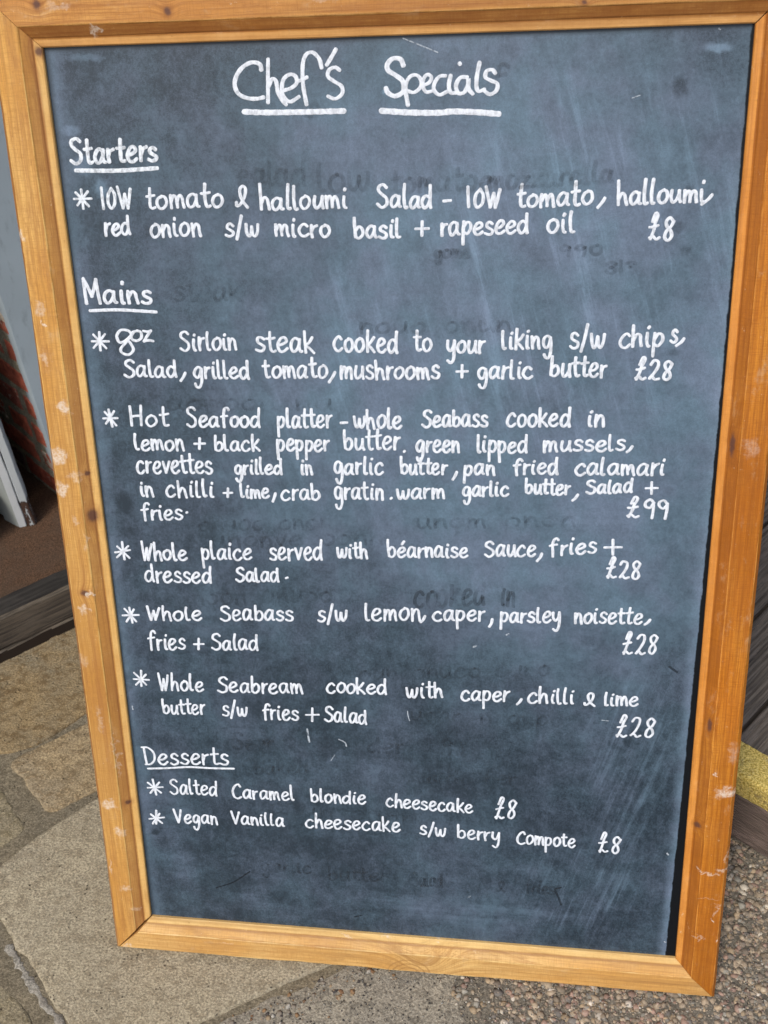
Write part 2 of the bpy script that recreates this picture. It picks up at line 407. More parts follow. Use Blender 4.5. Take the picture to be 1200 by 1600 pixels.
white_paint = paint('chipped_white_paint', (.60,.63,.64), (.085,.055,.04), .665, 5)
white_paint_low = paint('chipped_white_paint_bare_foot', (.52,.56,.57), (.07,.04,.028), .66, 9, band=.075)
panel_paint = paint('pale_grey_paint', (.36,.39,.37), (.07,.055,.045), .70, 13)

def brick_mats():
    out = []
    for i, (c, p) in enumerate([((.56,.15,.09), .66), ((.46,.115,.07), .62), ((.22,.13,.12), .60), ((.42,.13,.09), .56), ((.52,.16,.10), .50)]):
        m = M('brick_face_%s' % 'abcde'[i], .9, .2)
        a = m.noise(m.scaled((60, 60, 60), off=(i*3, 0, 0)), 1, 5, .7); w = m.noise(m.scaled((30, 30, 45), off=(i*5, 1, 0)), 1, 5, .7)
        cc = m.mix(m.ramp(a, .35, .75), c, tuple(x*.4 for x in c))
        cc = m.mix(m.ramp(w, p, p+.03), cc, (.52,.44,.35))
        m.color(cc); m.bump(a, .006, .8); out.append(m.m)
    return out
brick_m = brick_mats()
bmortar = stone_material('brick_mortar', (.50,.46,.34), (.38,.35,.25), (.20,.175,.13), 51.)
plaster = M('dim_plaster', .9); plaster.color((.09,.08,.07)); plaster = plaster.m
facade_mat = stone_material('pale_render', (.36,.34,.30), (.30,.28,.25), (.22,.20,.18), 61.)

DECK = math.atan2(.7854, .6190)
deck_mat = weathered('weathered_decking', (.20,.17,.14), (.06,.05,.042), DECK, 5)
RISE = math.atan2(-.569, .822)
riser_mat = weathered('weathered_riser', (.20,.15,.125), (.10,.075,.065), RISE, 7)
def grit_material():
    m = M('yellow_grit_paint', .85, .3)
    v = m.noise(m.scaled((300, 300, 300)), 1, 3, .8); w = m.noise(m.scaled((40, 40, 40)), 1, 5, .7)
    X, Y, Z = m.vsep(m.co)
    c = m.mix(m.ramp(v, .38, .64), (.46,.31,.045), (1.0,.80,.27))
    c = m.mix(m.ramp(w, .50, .70, 0., .75), c, (.20,.135,.085))
    m.color(c); m.bump(v, .004, 1.)
    return m.m
grit = grit_material()
pot_mat = M('green_glaze', .4); pot_mat.color((.10,.13,.11)); pot_mat = pot_mat.m
joint_mat = M('dark_joint', .95, .1); joint_mat.color((.02,.014,.01)); joint_mat = joint_mat.m
back_mat = M('board_back', .8); back_mat.color((.10,.07,.04)); back_mat = back_mat.m
WORDS=[('Starters', 13.1, 1127.0, 125.7, 1129.2, 16.1, 28.4, 3.6),
('1OW', 47.1, 1073.5, 88.7, 1075.0, 14.0, 24.9, 2.9),
('tomato', 103.6, 1073.9, 202.1, 1075.0, 14.8, 26.3, 2.9),
('&', 216.0, 1073.5, 231.7, 1073.3, 14.7, 25.5, 2.9),
('halloumi', 244.7, 1070.5, 353.1, 1071.9, 14.6, 27.3, 2.9),
('red', 46.8, 1041.5, 82.3, 1043.9, 14.2, 0, 2.9),
('onion', 104.7, 1040.3, 171.8, 1040.7, 15.4, 0, 2.9),
('s/w', 199.3, 1039.5, 243.3, 1039.1, 15.0, 0, 2.9),
('micro', 260.9, 1039.6, 331.2, 1038.3, 14.6, 0, 2.9),
('basil', 357.9, 1036.3, 416.1, 1036.9, 14.9, 0, 2.9),
('Salad', 386.5, 1071.6, 453.7, 1070.8, 14.2, 25.8, 2.9),
('1OW', 492.9, 1070.3, 534.5, 1069.8, 13.4, 22.8, 2.9),
('tomato', 550.1, 1069.6, 638.6, 1071.9, 14.3, 26.6, 2.9),
('halloumi', 663.9, 1070.9, 763.3, 1073.6, 14.1, 28.2, 2.9),
('rapeseed', 461.9, 1038.5, 566.1, 1041.0, 14.3, 0, 2.9),
('oil', 585.8, 1041.5, 619.4, 1041.2, 14.2, 0, 2.9),
('£8', 701.2, 1032.1, 731.4, 1031.8, 15.1, 28.5, 2.9),
('Mains', 11.1, 958.7, 100.6, 959.4, 16.0, 30.7, 3.4),
('Sirloin', 129.5, 899.6, 206.1, 900.1, 15.3, 23.8, 2.9),
('steak', 227.7, 898.5, 305.1, 897.6, 16.9, 0, 2.9),
('cooked', 327.1, 899.2, 409.3, 898.4, 17.6, 0, 2.9),
('Salad', 51.3, 864.3, 124.4, 864.7, 14.0, 21.7, 2.9),
('grilled', 143.8, 863.4, 219.8, 864.1, 14.5, 0, 2.9),
('tomato', 235.4, 865.0, 319.6, 865.8, 15.4, 0, 2.9),
('mushrooms', 333.5, 864.5, 461.1, 865.6, 15.4, 0, 2.9),
('to', 427.9, 900.2, 451.8, 899.6, 15.5, 0, 2.9),
('your', 467.5, 898.0, 516.3, 898.3, 15.4, 0, 2.9),
('liking', 534.8, 902.5, 597.4, 904.5, 15.3, 23.7, 2.9),
('s/w', 616.2, 904.6, 659.8, 905.9, 17.5, 0, 2.9),
('chip', 673.8, 905.9, 727.8, 907.9, 16.7, 0, 2.9),
('s', 733.9, 911.9, 743.6, 912.0, 15.2, 0, 2.9),
('garlic', 505.6, 866.0, 575.0, 866.6, 14.6, 0, 2.9),
('butter', 593.4, 869.2, 663.1, 869.9, 15.4, 0, 2.9),
('£28', 694.4, 866.7, 740.1, 866.5, 15.3, 26.5, 2.9),
('Hot', 51.5, 798.3, 106.1, 799.2, 14.6, 26.0, 2.9),
('Seafood', 128.7, 798.6, 229.1, 800.2, 14.5, 25.8, 2.9),
('platter', 249.2, 798.9, 322.3, 800.7, 15.3, 0, 2.9),
('whole', 349.3, 799.8, 412.4, 801.2, 16.0, 0, 2.9),
('lemon', 55.1, 765.5, 124.8, 766.8, 14.5, 0, 2.9),
('black', 163.1, 766.5, 226.9, 767.7, 13.7, 0, 2.9),
('pepper', 247.3, 768.1, 317.9, 769.5, 14.6, 0, 2.9),
('butter', 335.8, 771.0, 409.4, 773.2, 16.2, 0, 2.9),
('crevettes', 53.9, 733.3, 160.6, 735.7, 16.7, 0, 2.9),
('grilled', 188.2, 735.0, 253.7, 736.4, 11.9, 21.2, 2.9),
('in', 276.7, 735.9, 294.2, 736.3, 13.8, 0, 2.9),
('garlic', 321.0, 737.7, 387.6, 739.2, 15.7, 0, 2.9),
('in', 55.6, 700.4, 76.5, 700.9, 14.4, 0, 2.9),
('chilli', 91.4, 700.3, 159.4, 702.0, 15.3, 0, 2.9),
('lime', 193.8, 702.2, 234.5, 702.6, 12.8, 19.2, 2.9),
('crab', 249.0, 700.3, 303.1, 702.3, 15.1, 0, 2.9),
('gratin', 319.6, 704.1, 386.3, 704.0, 15.9, 0, 2.9),
('fries', 53.3, 666.1, 113.4, 669.3, 14.6, 0, 2.9),
('Seabass', 436.1, 803.6, 520.5, 804.9, 14.6, 21.5, 2.9),
('cooked', 542.0, 805.9, 621.6, 807.2, 15.4, 0, 2.9),
('in', 640.1, 807.5, 663.6, 807.8, 14.3, 0, 2.9),
('green', 427.8, 769.6, 485.8, 770.7, 14.8, 0, 2.9),
('lipped', 505.0, 771.1, 570.0, 771.6, 14.7, 0, 2.9),
('mussels', 588.2, 773.7, 689.9, 777.4, 13.8, 0, 2.9),
('butter', 407.7, 739.8, 468.7, 741.1, 13.7, 0, 2.9),
('pan', 488.1, 740.1, 530.4, 741.8, 13.6, 0, 2.9),
('fried', 551.2, 743.0, 608.8, 744.3, 13.4, 0, 2.9),
('calamari', 628.0, 743.6, 739.5, 746.1, 14.7, 0, 2.9),
('warm', 401.7, 706.1, 466.5, 707.7, 13.9, 0, 2.9),
('garlic', 487.4, 711.2, 547.6, 713.4, 13.0, 0, 2.9),
('butter', 566.8, 717.5, 624.6, 716.8, 12.9, 0, 2.9),
('Salad', 642.8, 718.4, 701.2, 722.3, 12.8, 17.7, 2.9),
('£99', 693.7, 689.2, 747.3, 688.9, 16.1, 26.9, 2.9),
('Whole', 48.1, 607.3, 114.1, 609.6, 15.0, 26.8, 2.9),
('plaice', 132.8, 611.0, 205.1, 613.5, 15.9, 0, 2.9),
('served', 227.6, 613.6, 301.8, 616.1, 17.5, 0, 2.9),
('with', 319.9, 619.6, 363.6, 621.1, 14.5, 0, 2.9),
('dressed', 49.0, 574.1, 145.9, 577.8, 16.3, 0, 2.9),
('Salad', 178.2, 579.8, 240.2, 581.4, 15.0, 19.7, 2.9),
('Whole', 46.3, 515.8, 127.2, 519.3, 14.2, 20.5, 2.9),
('Seabass', 151.7, 520.4, 257.0, 524.3, 15.4, 22.1, 2.9),
('s/w', 289.2, 523.9, 331.6, 526.5, 16.4, 0, 2.9),
('lemon', 354.5, 528.6, 432.4, 531.9, 17.3, 0, 2.9),
('fries', 42.4, 469.5, 98.7, 472.2, 17.1, 0, 2.9),
('Salad', 134.7, 472.9, 204.1, 476.2, 15.8, 24.5, 2.9),
('béarnaise', 388.5, 623.0, 496.1, 626.7, 14.5, 0, 2.9),
('Sauce', 515.9, 628.5, 583.2, 630.8, 15.8, 20.7, 2.9),
('fries', 599.2, 632.5, 660.4, 639.0, 14.9, 0, 2.9),
('£28', 672.7, 603.9, 718.2, 604.4, 16.9, 28.1, 2.9),
('caper', 446.7, 532.5, 518.3, 534.9, 15.0, 0, 2.9),
('parsley', 537.1, 533.8, 618.5, 537.4, 14.9, 0, 2.9),
('noisette', 634.2, 536.9, 723.5, 540.1, 14.7, 0, 2.9),
('£28', 698.4, 494.5, 744.8, 497.6, 17.7, 32.3, 2.9),
('Whole', 51.7, 404.0, 119.4, 407.0, 15.7, 28.1, 2.9),
('Seabream', 137.8, 405.8, 264.8, 410.6, 15.6, 25.2, 2.9),
('cooked', 296.2, 413.8, 383.3, 416.1, 15.3, 0, 2.9),
('butter', 53.3, 365.1, 118.8, 368.2, 15.3, 0, 2.9),
('s/w', 142.1, 366.5, 181.5, 368.1, 15.9, 0, 2.9),
('fries', 201.2, 365.5, 255.2, 366.5, 15.8, 0, 2.9),
('Salad', 290.7, 367.1, 353.9, 366.5, 15.7, 23.2, 2.9),
('with', 409.3, 411.9, 462.0, 415.3, 15.4, 0, 2.9),
('caper', 485.0, 412.1, 552.4, 414.0, 15.2, 0, 2.9),
('chilli', 575.7, 412.9, 640.6, 415.0, 15.1, 0, 2.9),
('&', 652.6, 413.3, 668.0, 414.2, 13.9, 20.6, 2.9),
('lime', 678.2, 415.2, 725.5, 417.5, 13.8, 0, 2.9),
('£28', 695.7, 367.6, 748.6, 368.5, 18.1, 34.2, 2.9),
('Desserts', 15.3, 276.5, 147.2, 285.4, 17.0, 29.5, 3.0),
('Salted', 51.0, 228.4, 125.2, 230.0, 15.5, 25.1, 2.9),
('Caramel', 146.1, 227.3, 242.2, 230.2, 14.6, 24.9, 2.9),
('blondie', 264.4, 229.5, 347.9, 231.9, 14.4, 0, 2.9),
('Vegan', 53.8, 176.7, 122.0, 178.4, 15.0, 23.7, 2.9),
('Vanilla', 141.9, 181.6, 224.0, 182.9, 14.9, 21.5, 2.9),
('cheesecake', 254.5, 183.1, 397.5, 187.7, 15.3, 0, 2.9),
('cheesecake', 376.0, 229.0, 503.6, 228.5, 14.5, 0, 2.9),
('£8', 532.2, 221.8, 564.6, 223.5, 16.0, 35.2, 2.9),
('s/w', 425.1, 184.5, 464.5, 184.0, 14.8, 0, 2.9),
('berry', 479.2, 182.7, 542.7, 182.1, 14.7, 0, 2.9),
('Compote', 564.0, 180.5, 649.9, 180.2, 14.6, 21.1, 2.9),
('£8', 679.8, 175.4, 712.8, 174.5, 16.1, 32.3, 2.9)]
TITLE=[('chef', [[(257.8, 1226.2), (256.4, 1232.3), (247.3, 1234.4), (236.9, 1230.2), (228.4, 1221.3), (225.3, 1210.8), (229.0, 1201.4), (238.8, 1196.4), (250.4, 1195.3), (258.7, 1196.7)], [(266.5, 1237.2), (265.2, 1220.3), (263.5, 1190.7)], [(265.3, 1208.4), (269.8, 1216.2), (274.3, 1213.5), (275.6, 1202.9), (280.0, 1193.5), (284.9, 1188.1)], [(282.9, 1203.5), (291.7, 1205.9), (298.3, 1211.0), (297.5, 1218.1), (291.1, 1220.4), (283.6, 1215.8), (280.8, 1206.7), (281.9, 1197.4), (289.4, 1191.2), (300.4, 1196.2)], [(328.2, 1226.4), (326.1, 1235.5), (319.3, 1242.6), (312.2, 1241.8), (307.6, 1234.7), (305.8, 1221.8), (306.1, 1206.1), (308.8, 1187.5)], [(299.3, 1212.8), (305.1, 1214.5), (310.9, 1216.9)], [(345.5, 1245.2), (340.3, 1237.6), (334.3, 1229.3)], [(349.1, 1223.2), (344.1, 1226.4), (336.9, 1224.0), (335.2, 1217.1), (342.1, 1211.7), (350.4, 1206.2), (350.9, 1198.4), (342.7, 1193.0), (334.2, 1195.9)]]),
('specials', [[(421.9, 1226.3), (418.7, 1232.8), (410.3, 1233.8), (403.8, 1228.1), (404.5, 1221.7), (412.7, 1216.3), (421.0, 1209.6), (421.3, 1199.2), (412.2, 1194.2), (403.9, 1197.8), (401.5, 1202.8)], [(422.8, 1201.8), (424.4, 1195.2), (426.4, 1184.2)], [(424.4, 1197.3), (424.6, 1206.9), (429.5, 1214.5), (437.0, 1215.6), (441.9, 1209.8), (440.7, 1202.6), (433.4, 1197.6), (424.4, 1199.9)], [(444.1, 1204.6), (450.8, 1207.5), (453.6, 1212.6), (449.8, 1216.0), (445.3, 1212.8), (443.5, 1205.1), (447.3, 1197.8), (455.7, 1198.8)], [(469.7, 1214.2), (462.8, 1213.6), (457.2, 1207.3), (456.3, 1199.6), (462.6, 1194.3), (471.8, 1197.9)], [(475.2, 1214.1), (473.2, 1204.3), (475.1, 1196.5), (481.2, 1195.9)], [(485.2, 1226.6), (486.0, 1225.8)], [(494.0, 1212.0), (486.2, 1211.7), (481.3, 1204.1), (483.5, 1195.8), (490.4, 1196.2), (495.1, 1205.1), (495.1, 1210.2), (495.6, 1199.9), (500.0, 1194.4)], [(507.6, 1226.9), (504.9, 1213.8), (504.2, 1202.3), (506.7, 1197.0), (513.2, 1198.7)], [(525.2, 1215.3), (521.8, 1218.9), (515.6, 1217.8), (514.3, 1211.5), (520.6, 1207.7), (527.5, 1204.2), (526.4, 1197.1), (519.3, 1193.4), (512.7, 1197.4)]])]
UNDERLINES=[([(234.3, 1181.5), (261.1, 1180.1), (307.6, 1179.6), (352.2, 1179.6)], 6.0),
([(395.8, 1178.8), (427.4, 1176.3), (461.1, 1175.2), (477.8, 1176.2), (505.6, 1174.7), (529.4, 1172.4)], 6.2),
([(20.4, 1119.6), (68.6, 1118.5), (97.1, 1119.4), (122.7, 1120.6)], 5.2),
([(17.0, 949.6), (52.4, 950.7), (83.8, 949.3), (103.9, 948.0)], 3.8),
([(21.4, 269.7), (51.3, 272.5), (85.2, 276.7), (118.5, 277.1), (153.3, 278.7)], 3.2)]
STARS=[(24.4, 1086.5, 11.9), (24.6, 910.4, 12.7), (27.1, 809.1, 12.4), (22.9, 619.0, 12.9), (23.1, 522.2, 12.7), (27.0, 420.3, 13.1), (28.1, 237.2, 14.0), (25.2, 182.3, 13.1)]
MARKS=[('hyphen', [[(466.4, 1078.0), (474.8, 1078.6)]]),
('comma', [[(651.4, 1079.0), (648.6, 1074.4), (643.8, 1068.5)]]),
('comma', [[(770.2, 1081.0), (766.3, 1076.1), (759.5, 1070.7)]]),
('comma', [[(134.5, 870.3), (131.6, 865.1), (127.5, 859.8)]]),
('comma', [[(328.7, 872.7), (325.0, 865.8), (320.7, 859.9)]]),
('comma', [[(750.6, 917.0), (747.7, 912.7), (742.2, 908.3)]]),
('hyphen', [[(333.5, 806.9), (341.6, 807.6)]]),
('comma', [[(242.4, 709.5), (240.4, 703.4), (238.1, 698.0)]]),
('full_stop', [[(118.3, 678.7), (119.4, 679.4)]]),
('full_stop', [[(413.8, 770.0), (414.8, 771.1)]]),
('comma', [[(697.7, 782.4), (695.1, 778.2), (691.7, 775.0)]]),
('comma', [[(481.0, 744.3), (478.6, 738.5), (475.9, 734.1)]]),
('full_stop', [[(395.1, 705.9), (396.5, 707.0)]]),
('comma', [[(633.9, 717.4), (631.1, 712.7), (627.5, 709.4)]]),
('full_stop', [[(249.3, 587.5), (251.6, 588.6)]]),
('comma', [[(590.9, 635.2), (589.0, 629.9), (585.0, 624.5)]]),
('comma', [[(437.8, 538.9), (435.2, 533.2), (431.9, 529.5)]]),
('comma', [[(527.8, 538.1), (526.8, 532.1), (524.0, 526.8)]]),
('comma', [[(733.0, 546.3), (730.5, 542.3), (726.6, 539.0)]]),
('comma', [[(568.7, 418.5), (566.3, 414.0), (562.9, 410.1)]])]
PLUSES=[[[(432.9, 1046.7), (448.5, 1046.9)], [(440.9, 1055.2), (440.3, 1038.7)]], [[(481.1, 874.8), (494.7, 875.3)], [(487.9, 882.9), (487.6, 867.6)]], [[(138.0, 775.6), (152.3, 776.2)], [(145.8, 783.2), (144.2, 768.8)]], [[(172.0, 708.1), (183.9, 708.7)], [(178.5, 714.7), (177.2, 702.5)]], [[(717.2, 728.0), (731.5, 728.7)], [(723.9, 736.3), (724.5, 720.8)]], [[(111.0, 480.8), (125.0, 481.8)], [(118.8, 489.8), (116.9, 473.1)]], [[(670.1, 646.4), (691.5, 647.5)], [(680.3, 657.4), (681.0, 636.8)]], [[(266.0, 375.8), (284.6, 377.2)], [(275.8, 387.2), (274.5, 366.1)]]]
OUNCES=[[(68.3, 920.2), (64.2, 924.3), (54.7, 924.9), (48.5, 917.4), (51.2, 909.5), (60.3, 912.0), (70.9, 921.6)], [(48.4, 916.0), (51.8, 909.2), (62.0, 911.3), (66.8, 906.2), (68.5, 899.3), (61.8, 893.4), (53.8, 895.4), (52.0, 900.9), (60.0, 909.6), (70.9, 921.6)], [(76.9, 924.3), (69.5, 921.6), (68.0, 914.1), (74.4, 911.3), (80.9, 915.5), (80.9, 922.3), (76.2, 924.3)], [(84.6, 924.0), (90.8, 923.0), (94.5, 924.4)], [(94.5, 924.4), (88.0, 916.5), (83.9, 910.7)], [(83.9, 910.7), (90.4, 912.1), (96.2, 911.1)]]
GHOSTS=[('cooked', 421.8, 550.4, 518.2, 558.7, 23.3, 29.6, 4.2),
('in', 537.3, 557.4, 558.1, 558.2, 21.0, 21.0, 4),
('garlic', 181.3, 98.8, 261.8, 100.8, 13.8, 0, 3.5),
('butter', 283.9, 90.5, 377.4, 96.3, 15.7, 0, 3.5),
('Salad', 411.4, 92.0, 459.2, 93.9, 15.6, 24.3, 3.5),
('&', 536.2, 91.1, 549.9, 92.4, 12.1, 19.3, 3.2),
('fries', 579.1, 95.0, 623.6, 94.3, 14.4, 0, 3.6),
('Sear', 153.4, 311.6, 217.0, 313.9, 18.0, 27.9, 4.2),
('der', 351.7, 319.1, 405.5, 323.5, 14.1, 0, 4.2),
('99', 456.7, 326.0, 492.4, 321.8, 16.6, 26.2, 4),
('baked', 182.5, 271.6, 266.2, 276.5, 14.6, 0, 3.6),
('with', 429.5, 273.0, 492.4, 275.3, 13.4, 0, 4),
('her', 518.9, 279.4, 563.9, 280.4, 14.2, 0, 3.6),
('C', 198.0, 1197.8, 230.6, 1198.8, 20.7, 43.2, 4.5),
('f', 303.8, 1151.6, 322.6, 1147.7, 24.5, 0, 4),
('f', 519.0, 1195.0, 540.4, 1194.4, 18.4, 0, 4),
('salad', 219.3, 1099.0, 304.9, 1099.2, 17.4, 0, 4),
('low', 316.1, 1090.3, 381.2, 1090.9, 18.8, 0, 4),
('tomatoe', 403.9, 1089.1, 523.5, 1090.3, 15.7, 0, 4),
('mozzarella', 516.1, 1090.4, 661.3, 1096.0, 14.1, 0, 4),
('gome', 453.2, 1012.9, 497.8, 1012.7, 9.4, 0, 3.6),
('990', 598.9, 1013.7, 652.0, 1015.0, 8.3, 12.6, 3.4),
('813', 652.9, 993.4, 692.5, 993.3, 8.6, 14.0, 3.4),
('steak', 126.8, 962.0, 217.2, 962.0, 17.4, 0, 3.6),
('unonve oonn', 148.4, 629.6, 384.7, 642.0, 14.8, 0, 3.4),
('oun onuco ouno', 343.5, 436.7, 606.7, 457.6, 14.9, 0, 3.2),
('noon unuoo', 113.6, 542.1, 312.4, 555.2, 15.5, 0, 3.4),
('uono n onpo', 414.0, 376.3, 626.2, 379.0, 14.3, 0, 3.0),
('onuoo onon', 132.5, 652.5, 316.9, 661.7, 13.8, 0, 3.2),
('unom onon', 427.5, 665.9, 633.1, 674.8, 13.3, 0, 3.2),
('uonoon nu', 104.5, 821.4, 323.9, 824.3, 13.5, 0, 3.2),
('onun ouon', 201.0, 205.1, 420.3, 199.6, 15.7, 0, 3.0),
('nouo onun', 360.2, 922.5, 548.1, 924.7, 12.5, 0, 3.2)]
FLECKS=[([(411.4, 390.4), (412.0, 383.0), (414.0, 375.3)], 0.9), ([(677.5, 392.0), (686.4, 391.3)], 1.1), ([(503.1, 495.4), (506.3, 497.2)], 2.2), ([(546.9, 515.5), (549.7, 517.3)], 1.8), ([(422.3, 1254.3), (440.2, 1247.1), (460.9, 1238.6)], 1.0), ([(676.5, 1185.7), (684.7, 1188.2)], 0.9), ([(267.5, 341.2), (268.8, 334.7)], 1.6), ([(266.6, 352.6), (268.6, 331.5)], 2.0), ([(312.0, 338.7), (320.7, 333.9), (322.4, 327.9)], 1.5), ([(298.8, 302.2), (305.1, 312.5)], 0.9), ([(777.5, 180.8), (779.4, 178.8)], 2.0), ([(495.8, 77.8), (499.6, 80.5)], 1.4), ([(783.8, 24.4), (785.7, 23.4)], 1.4), ([(9.2, 375.6), (9.5, 370.3)], 1.6), ([(763.8, 1253.1), (765.2, 1252.5)], 1.6)]
DARKS=[([(108.8, 60.5), (137.3, 73.9), (164.0, 95.4)], 2.0), ([(631.7, 107.9), (623.3, 103.8), (627.5, 92.2), (632.6, 77.2)], 2.4), ([(323.5, 25.3), (334.8, 29.4)], 2.0), ([(762.0, 478.2), (772.3, 471.1)], 2.6)]
# ---------------------------------------------------------------- ground and setting
rng = random.Random(7)
def lerp(a, b, t): return a + (b-a)*t

def slab(name, poly, top, thick, mat, parent=None, seed=0, step=.012, rough=.0014, bev=.004, wob=.0025, **props):
    """a riven stone: irregular outline, worn edges, gently uneven top"""
    r = random.Random(seed)
    pts = []
    n = len(poly)
    for i in range(n):
        a, b = poly[i], poly[(i+1) % n]
        L = math.dist(a, b); k = max(2, int(L/step))
        for j in range(k):
            t = j/k
            pts.append((lerp(a[0], b[0], t), lerp(a[1], b[1], t)))
    # soften the corners, then roughen
    for _ in range(2):
        pts = [((pts[i-1][0]+2*pts[i][0]+pts[(i+1) % len(pts)][0])/4, (pts[i-1][1]+2*pts[i][1]+pts[(i+1) % len(pts)][1])/4) for i in range(len(pts))]
    off = 0.
    out = []
    for x, y in pts:
        off = off*.7 + r.uniform(-wob, wob)
        out.append((x+off, y+r.uniform(-wob, wob)*.5+off*.5))
    pts = out; N = len(pts)
    cx = sum(p[0] for p in pts)/N; cy = sum(p[1] for p in pts)/N
    def inset(p, d):
        vx, vy = cx-p[0], cy-p[1]; l = math.hypot(vx, vy); return (p[0]+vx/l*d, p[1]+vy/l*d)
    rings = []
    rings.append([(x, y, top-thick) for x, y in pts])
    rings.append([(x, y, top-bev*1.2) for x, y in pts])
    rings.append([(*inset(p, bev*.45), top-bev*.35) for p in pts])
    rings.append([(*inset(p, bev*1.6), top-r.uniform(0, rough)) for p in pts])
    for f in (.25, .5, .75):
        rings.append([(lerp(p[0], cx, f), lerp(p[1], cy, f), top + r.uniform(-rough, rough)*.5) for p in pts])
    v = [p for ring in rings for p in ring]; v.append((cx, cy, top))
    fs = []
    for k in range(len(rings)-1):
        for i in range(N):
            j = (i+1) % N
            fs.append((k*N+i, k*N+j, (k+1)*N+j, (k+1)*N+i))
    k = len(rings)-1
    for i in range(N): fs.append((k*N+i, k*N+(i+1) % N, len(v)-1))
    return put(name, v, fs, mat, parent, smooth=True, **props)

def box(name, lo, hi, mat, parent=None, loc=None, **props):
    x0, y0, z0 = lo; x1, y1, z1 = hi
    v = [(x0,y0,z0),(x1,y0,z0),(x1,y1,z0),(x0,y1,z0),(x0,y0,z1),(x1,y0,z1),(x1,y1,z1),(x0,y1,z1)]
    f = [(0,3,2,1),(4,5,6,7),(0,1,5,4),(1,2,6,5),(2,3,7,6),(3,0,4,7)]
    return put(name, v, f, mat, parent, loc=loc, **props)

def obox(name, o, ax, L, wd, z0, z1, mat, parent=None, bev=.002, seed=0, wob=0., **props):
    """bevelled bar: starts at o, runs L along the unit vector ax, is wd wide to its left"""
    r = random.Random(seed)
    nx, ny = -ax[1], ax[0]
    prof = [(0,z0),(0,z1-bev),(bev,z1),(wd-bev,z1),(wd,z1-bev),(wd,z0)]
    if bev <= 0: prof = [(0,z0),(0,z1),(wd,z1),(wd,z0)]
    n = max(1, int(L/.03)) if wob else 1
    v, f = [], []
    for i in range(n+1):
        s = L*i/n
        for (d, z) in prof:
            dz = r.uniform(-wob, wob); dd = r.uniform(-wob, wob)
            v.append((o[0]+ax[0]*s+nx*(d+dd), o[1]+ax[1]*s+ny*(d+dd), z+dz))
    P = len(prof)
    for i in range(n):
        for k in range(P):
            k2 = (k+1) % P
            f.append((i*P+k, (i+1)*P+k, (i+1)*P+k2, i*P+k2))
    f.append(tuple(range(P))[::-1]); f.append(tuple(n*P+k for k in range(P)))
    return put(name, v, f, mat, parent, **props)

# bed under everything
put('ground', [(-9,-9,-.035),(9,-9,-.035),(9,9,-.035),(-9,9,-.035)], [(0,1,2,3)], mortar_mat, kind='structure')
# stone terrace: a mortar bed with riven slabs let into it
pv = empty('terrace', (0,0,0), kind='structure')
def grid_sheet(name, poly_fn, x0, x1, y0, y1, st, zf, mat, parent=None, **props):
    nx = int((x1-x0)/st)+1; ny = int((y1-y0)/st)+1
    v = []; f = []
    for j in range(ny+1):
        for i in range(nx+1):
            x = x0+i*st; y = y0+j*st; v.append((x, y, zf(x, y)))
    for j in range(ny):
        for i in range(nx):
            cxp = x0+(i+.5)*st; cyp = y0+(j+.5)*st
            if poly_fn(cxp, cyp):
                a = j*(nx+1)+i; f.append((a, a+1, a+nx+2, a+nx+1))
    return put(name, v, f, mat, parent, smooth=True, **props)
rz = np.random.RandomState(3)
Zn = rz.rand(64, 64)
def vn(x, y, s):
    x = x*s+300; y = y*s+300; i, j = int(x), int(y); a, b = x-i, y-j
    a = a*a*(3-2*a); b = b*b*(3-2*b); g = lambda p, q: Zn[p % 64, q % 64]
    return (g(i,j)*(1-a)+g(i+1,j)*a)*(1-b)+(g(i,j+1)*(1-a)+g(i+1,j+1)*a)*b
# edge of the big slab / mortar band / concrete / gravel
TNX, TNY = .6633, -.7484
def depth(x, y): return x*TNX + y*TNY           # greater = further out from the doorway
grid_sheet('mortar_bed', lambda x, y: depth(x, y) > -1.15, -1.6, .25, -.9, 1.2, .02,
           lambda x, y: -.0045 + .004*vn(x, y, 30)+.002*vn(x, y, 90), mortar_mat, pv)
TER = [
 ('A', [(-.797,.323),(-.743,.352),(-.676,.432),(-.50,.588),(-.635,.775),(-.790,.652),(-.905,.549),(-1.06,.41),(-.89,.335)], 0.004, stone_a),
 ('B', [(-.786,.309),(-.667,.409),(-.48,.565),(-.40,.43),(-.597,.258),(-.665,.203)], 0.003, stone_b),
 ('C', [(-.822,.292),(-.700,.168),(-.738,.118),(-.93,-.03),(-1.12,.12)], .001, stone_c),
 ('D', [(-.719,.096),(-.672,.155),(-.596,.239),(-.40,.41),(-.16,.30),(.10,.10),(-.096,-.018),(-.206,-.083),(-.307,-.143),(-.38,-.24),(-.44,-.21),(-.514,-.147),(-.561,-.111),(-.601,-.073),(-.639,-.041),(-.675,-.005),(-.72,.03)], .004, stone_d),
 ('E', [(-.665,-.068),(-.60,-.128),(-.545,-.172),(-.50,-.26),(-.75,-.45),(-.95,-.25),(-.82,-.02)], .001, stone_c),
 ('F', [(-.385,.435),(-.465,.575),(-.30,.72),(.0,.62),(.1,.35),(-.14,.33)], .002, stone_b),
]
LBL = {'A': 'brown riven slab with a rounded corner beside the door threshold', 'B': 'buff flaking slab with a chipped lower edge',
       'C': 'dun slab at the left edge of the terrace', 'D': 'large grey buff slab that the chalkboard stands on',
       'E': 'dun slab past the mortar joint at the lower left', 'F': None}
for i, (k, poly, top, mt) in enumerate(TER):
    o = slab('stone_slab', poly, top, .03, mt, pv, seed=i+20, wob=.0028)
    if LBL[k]: o['label'] = LBL[k]
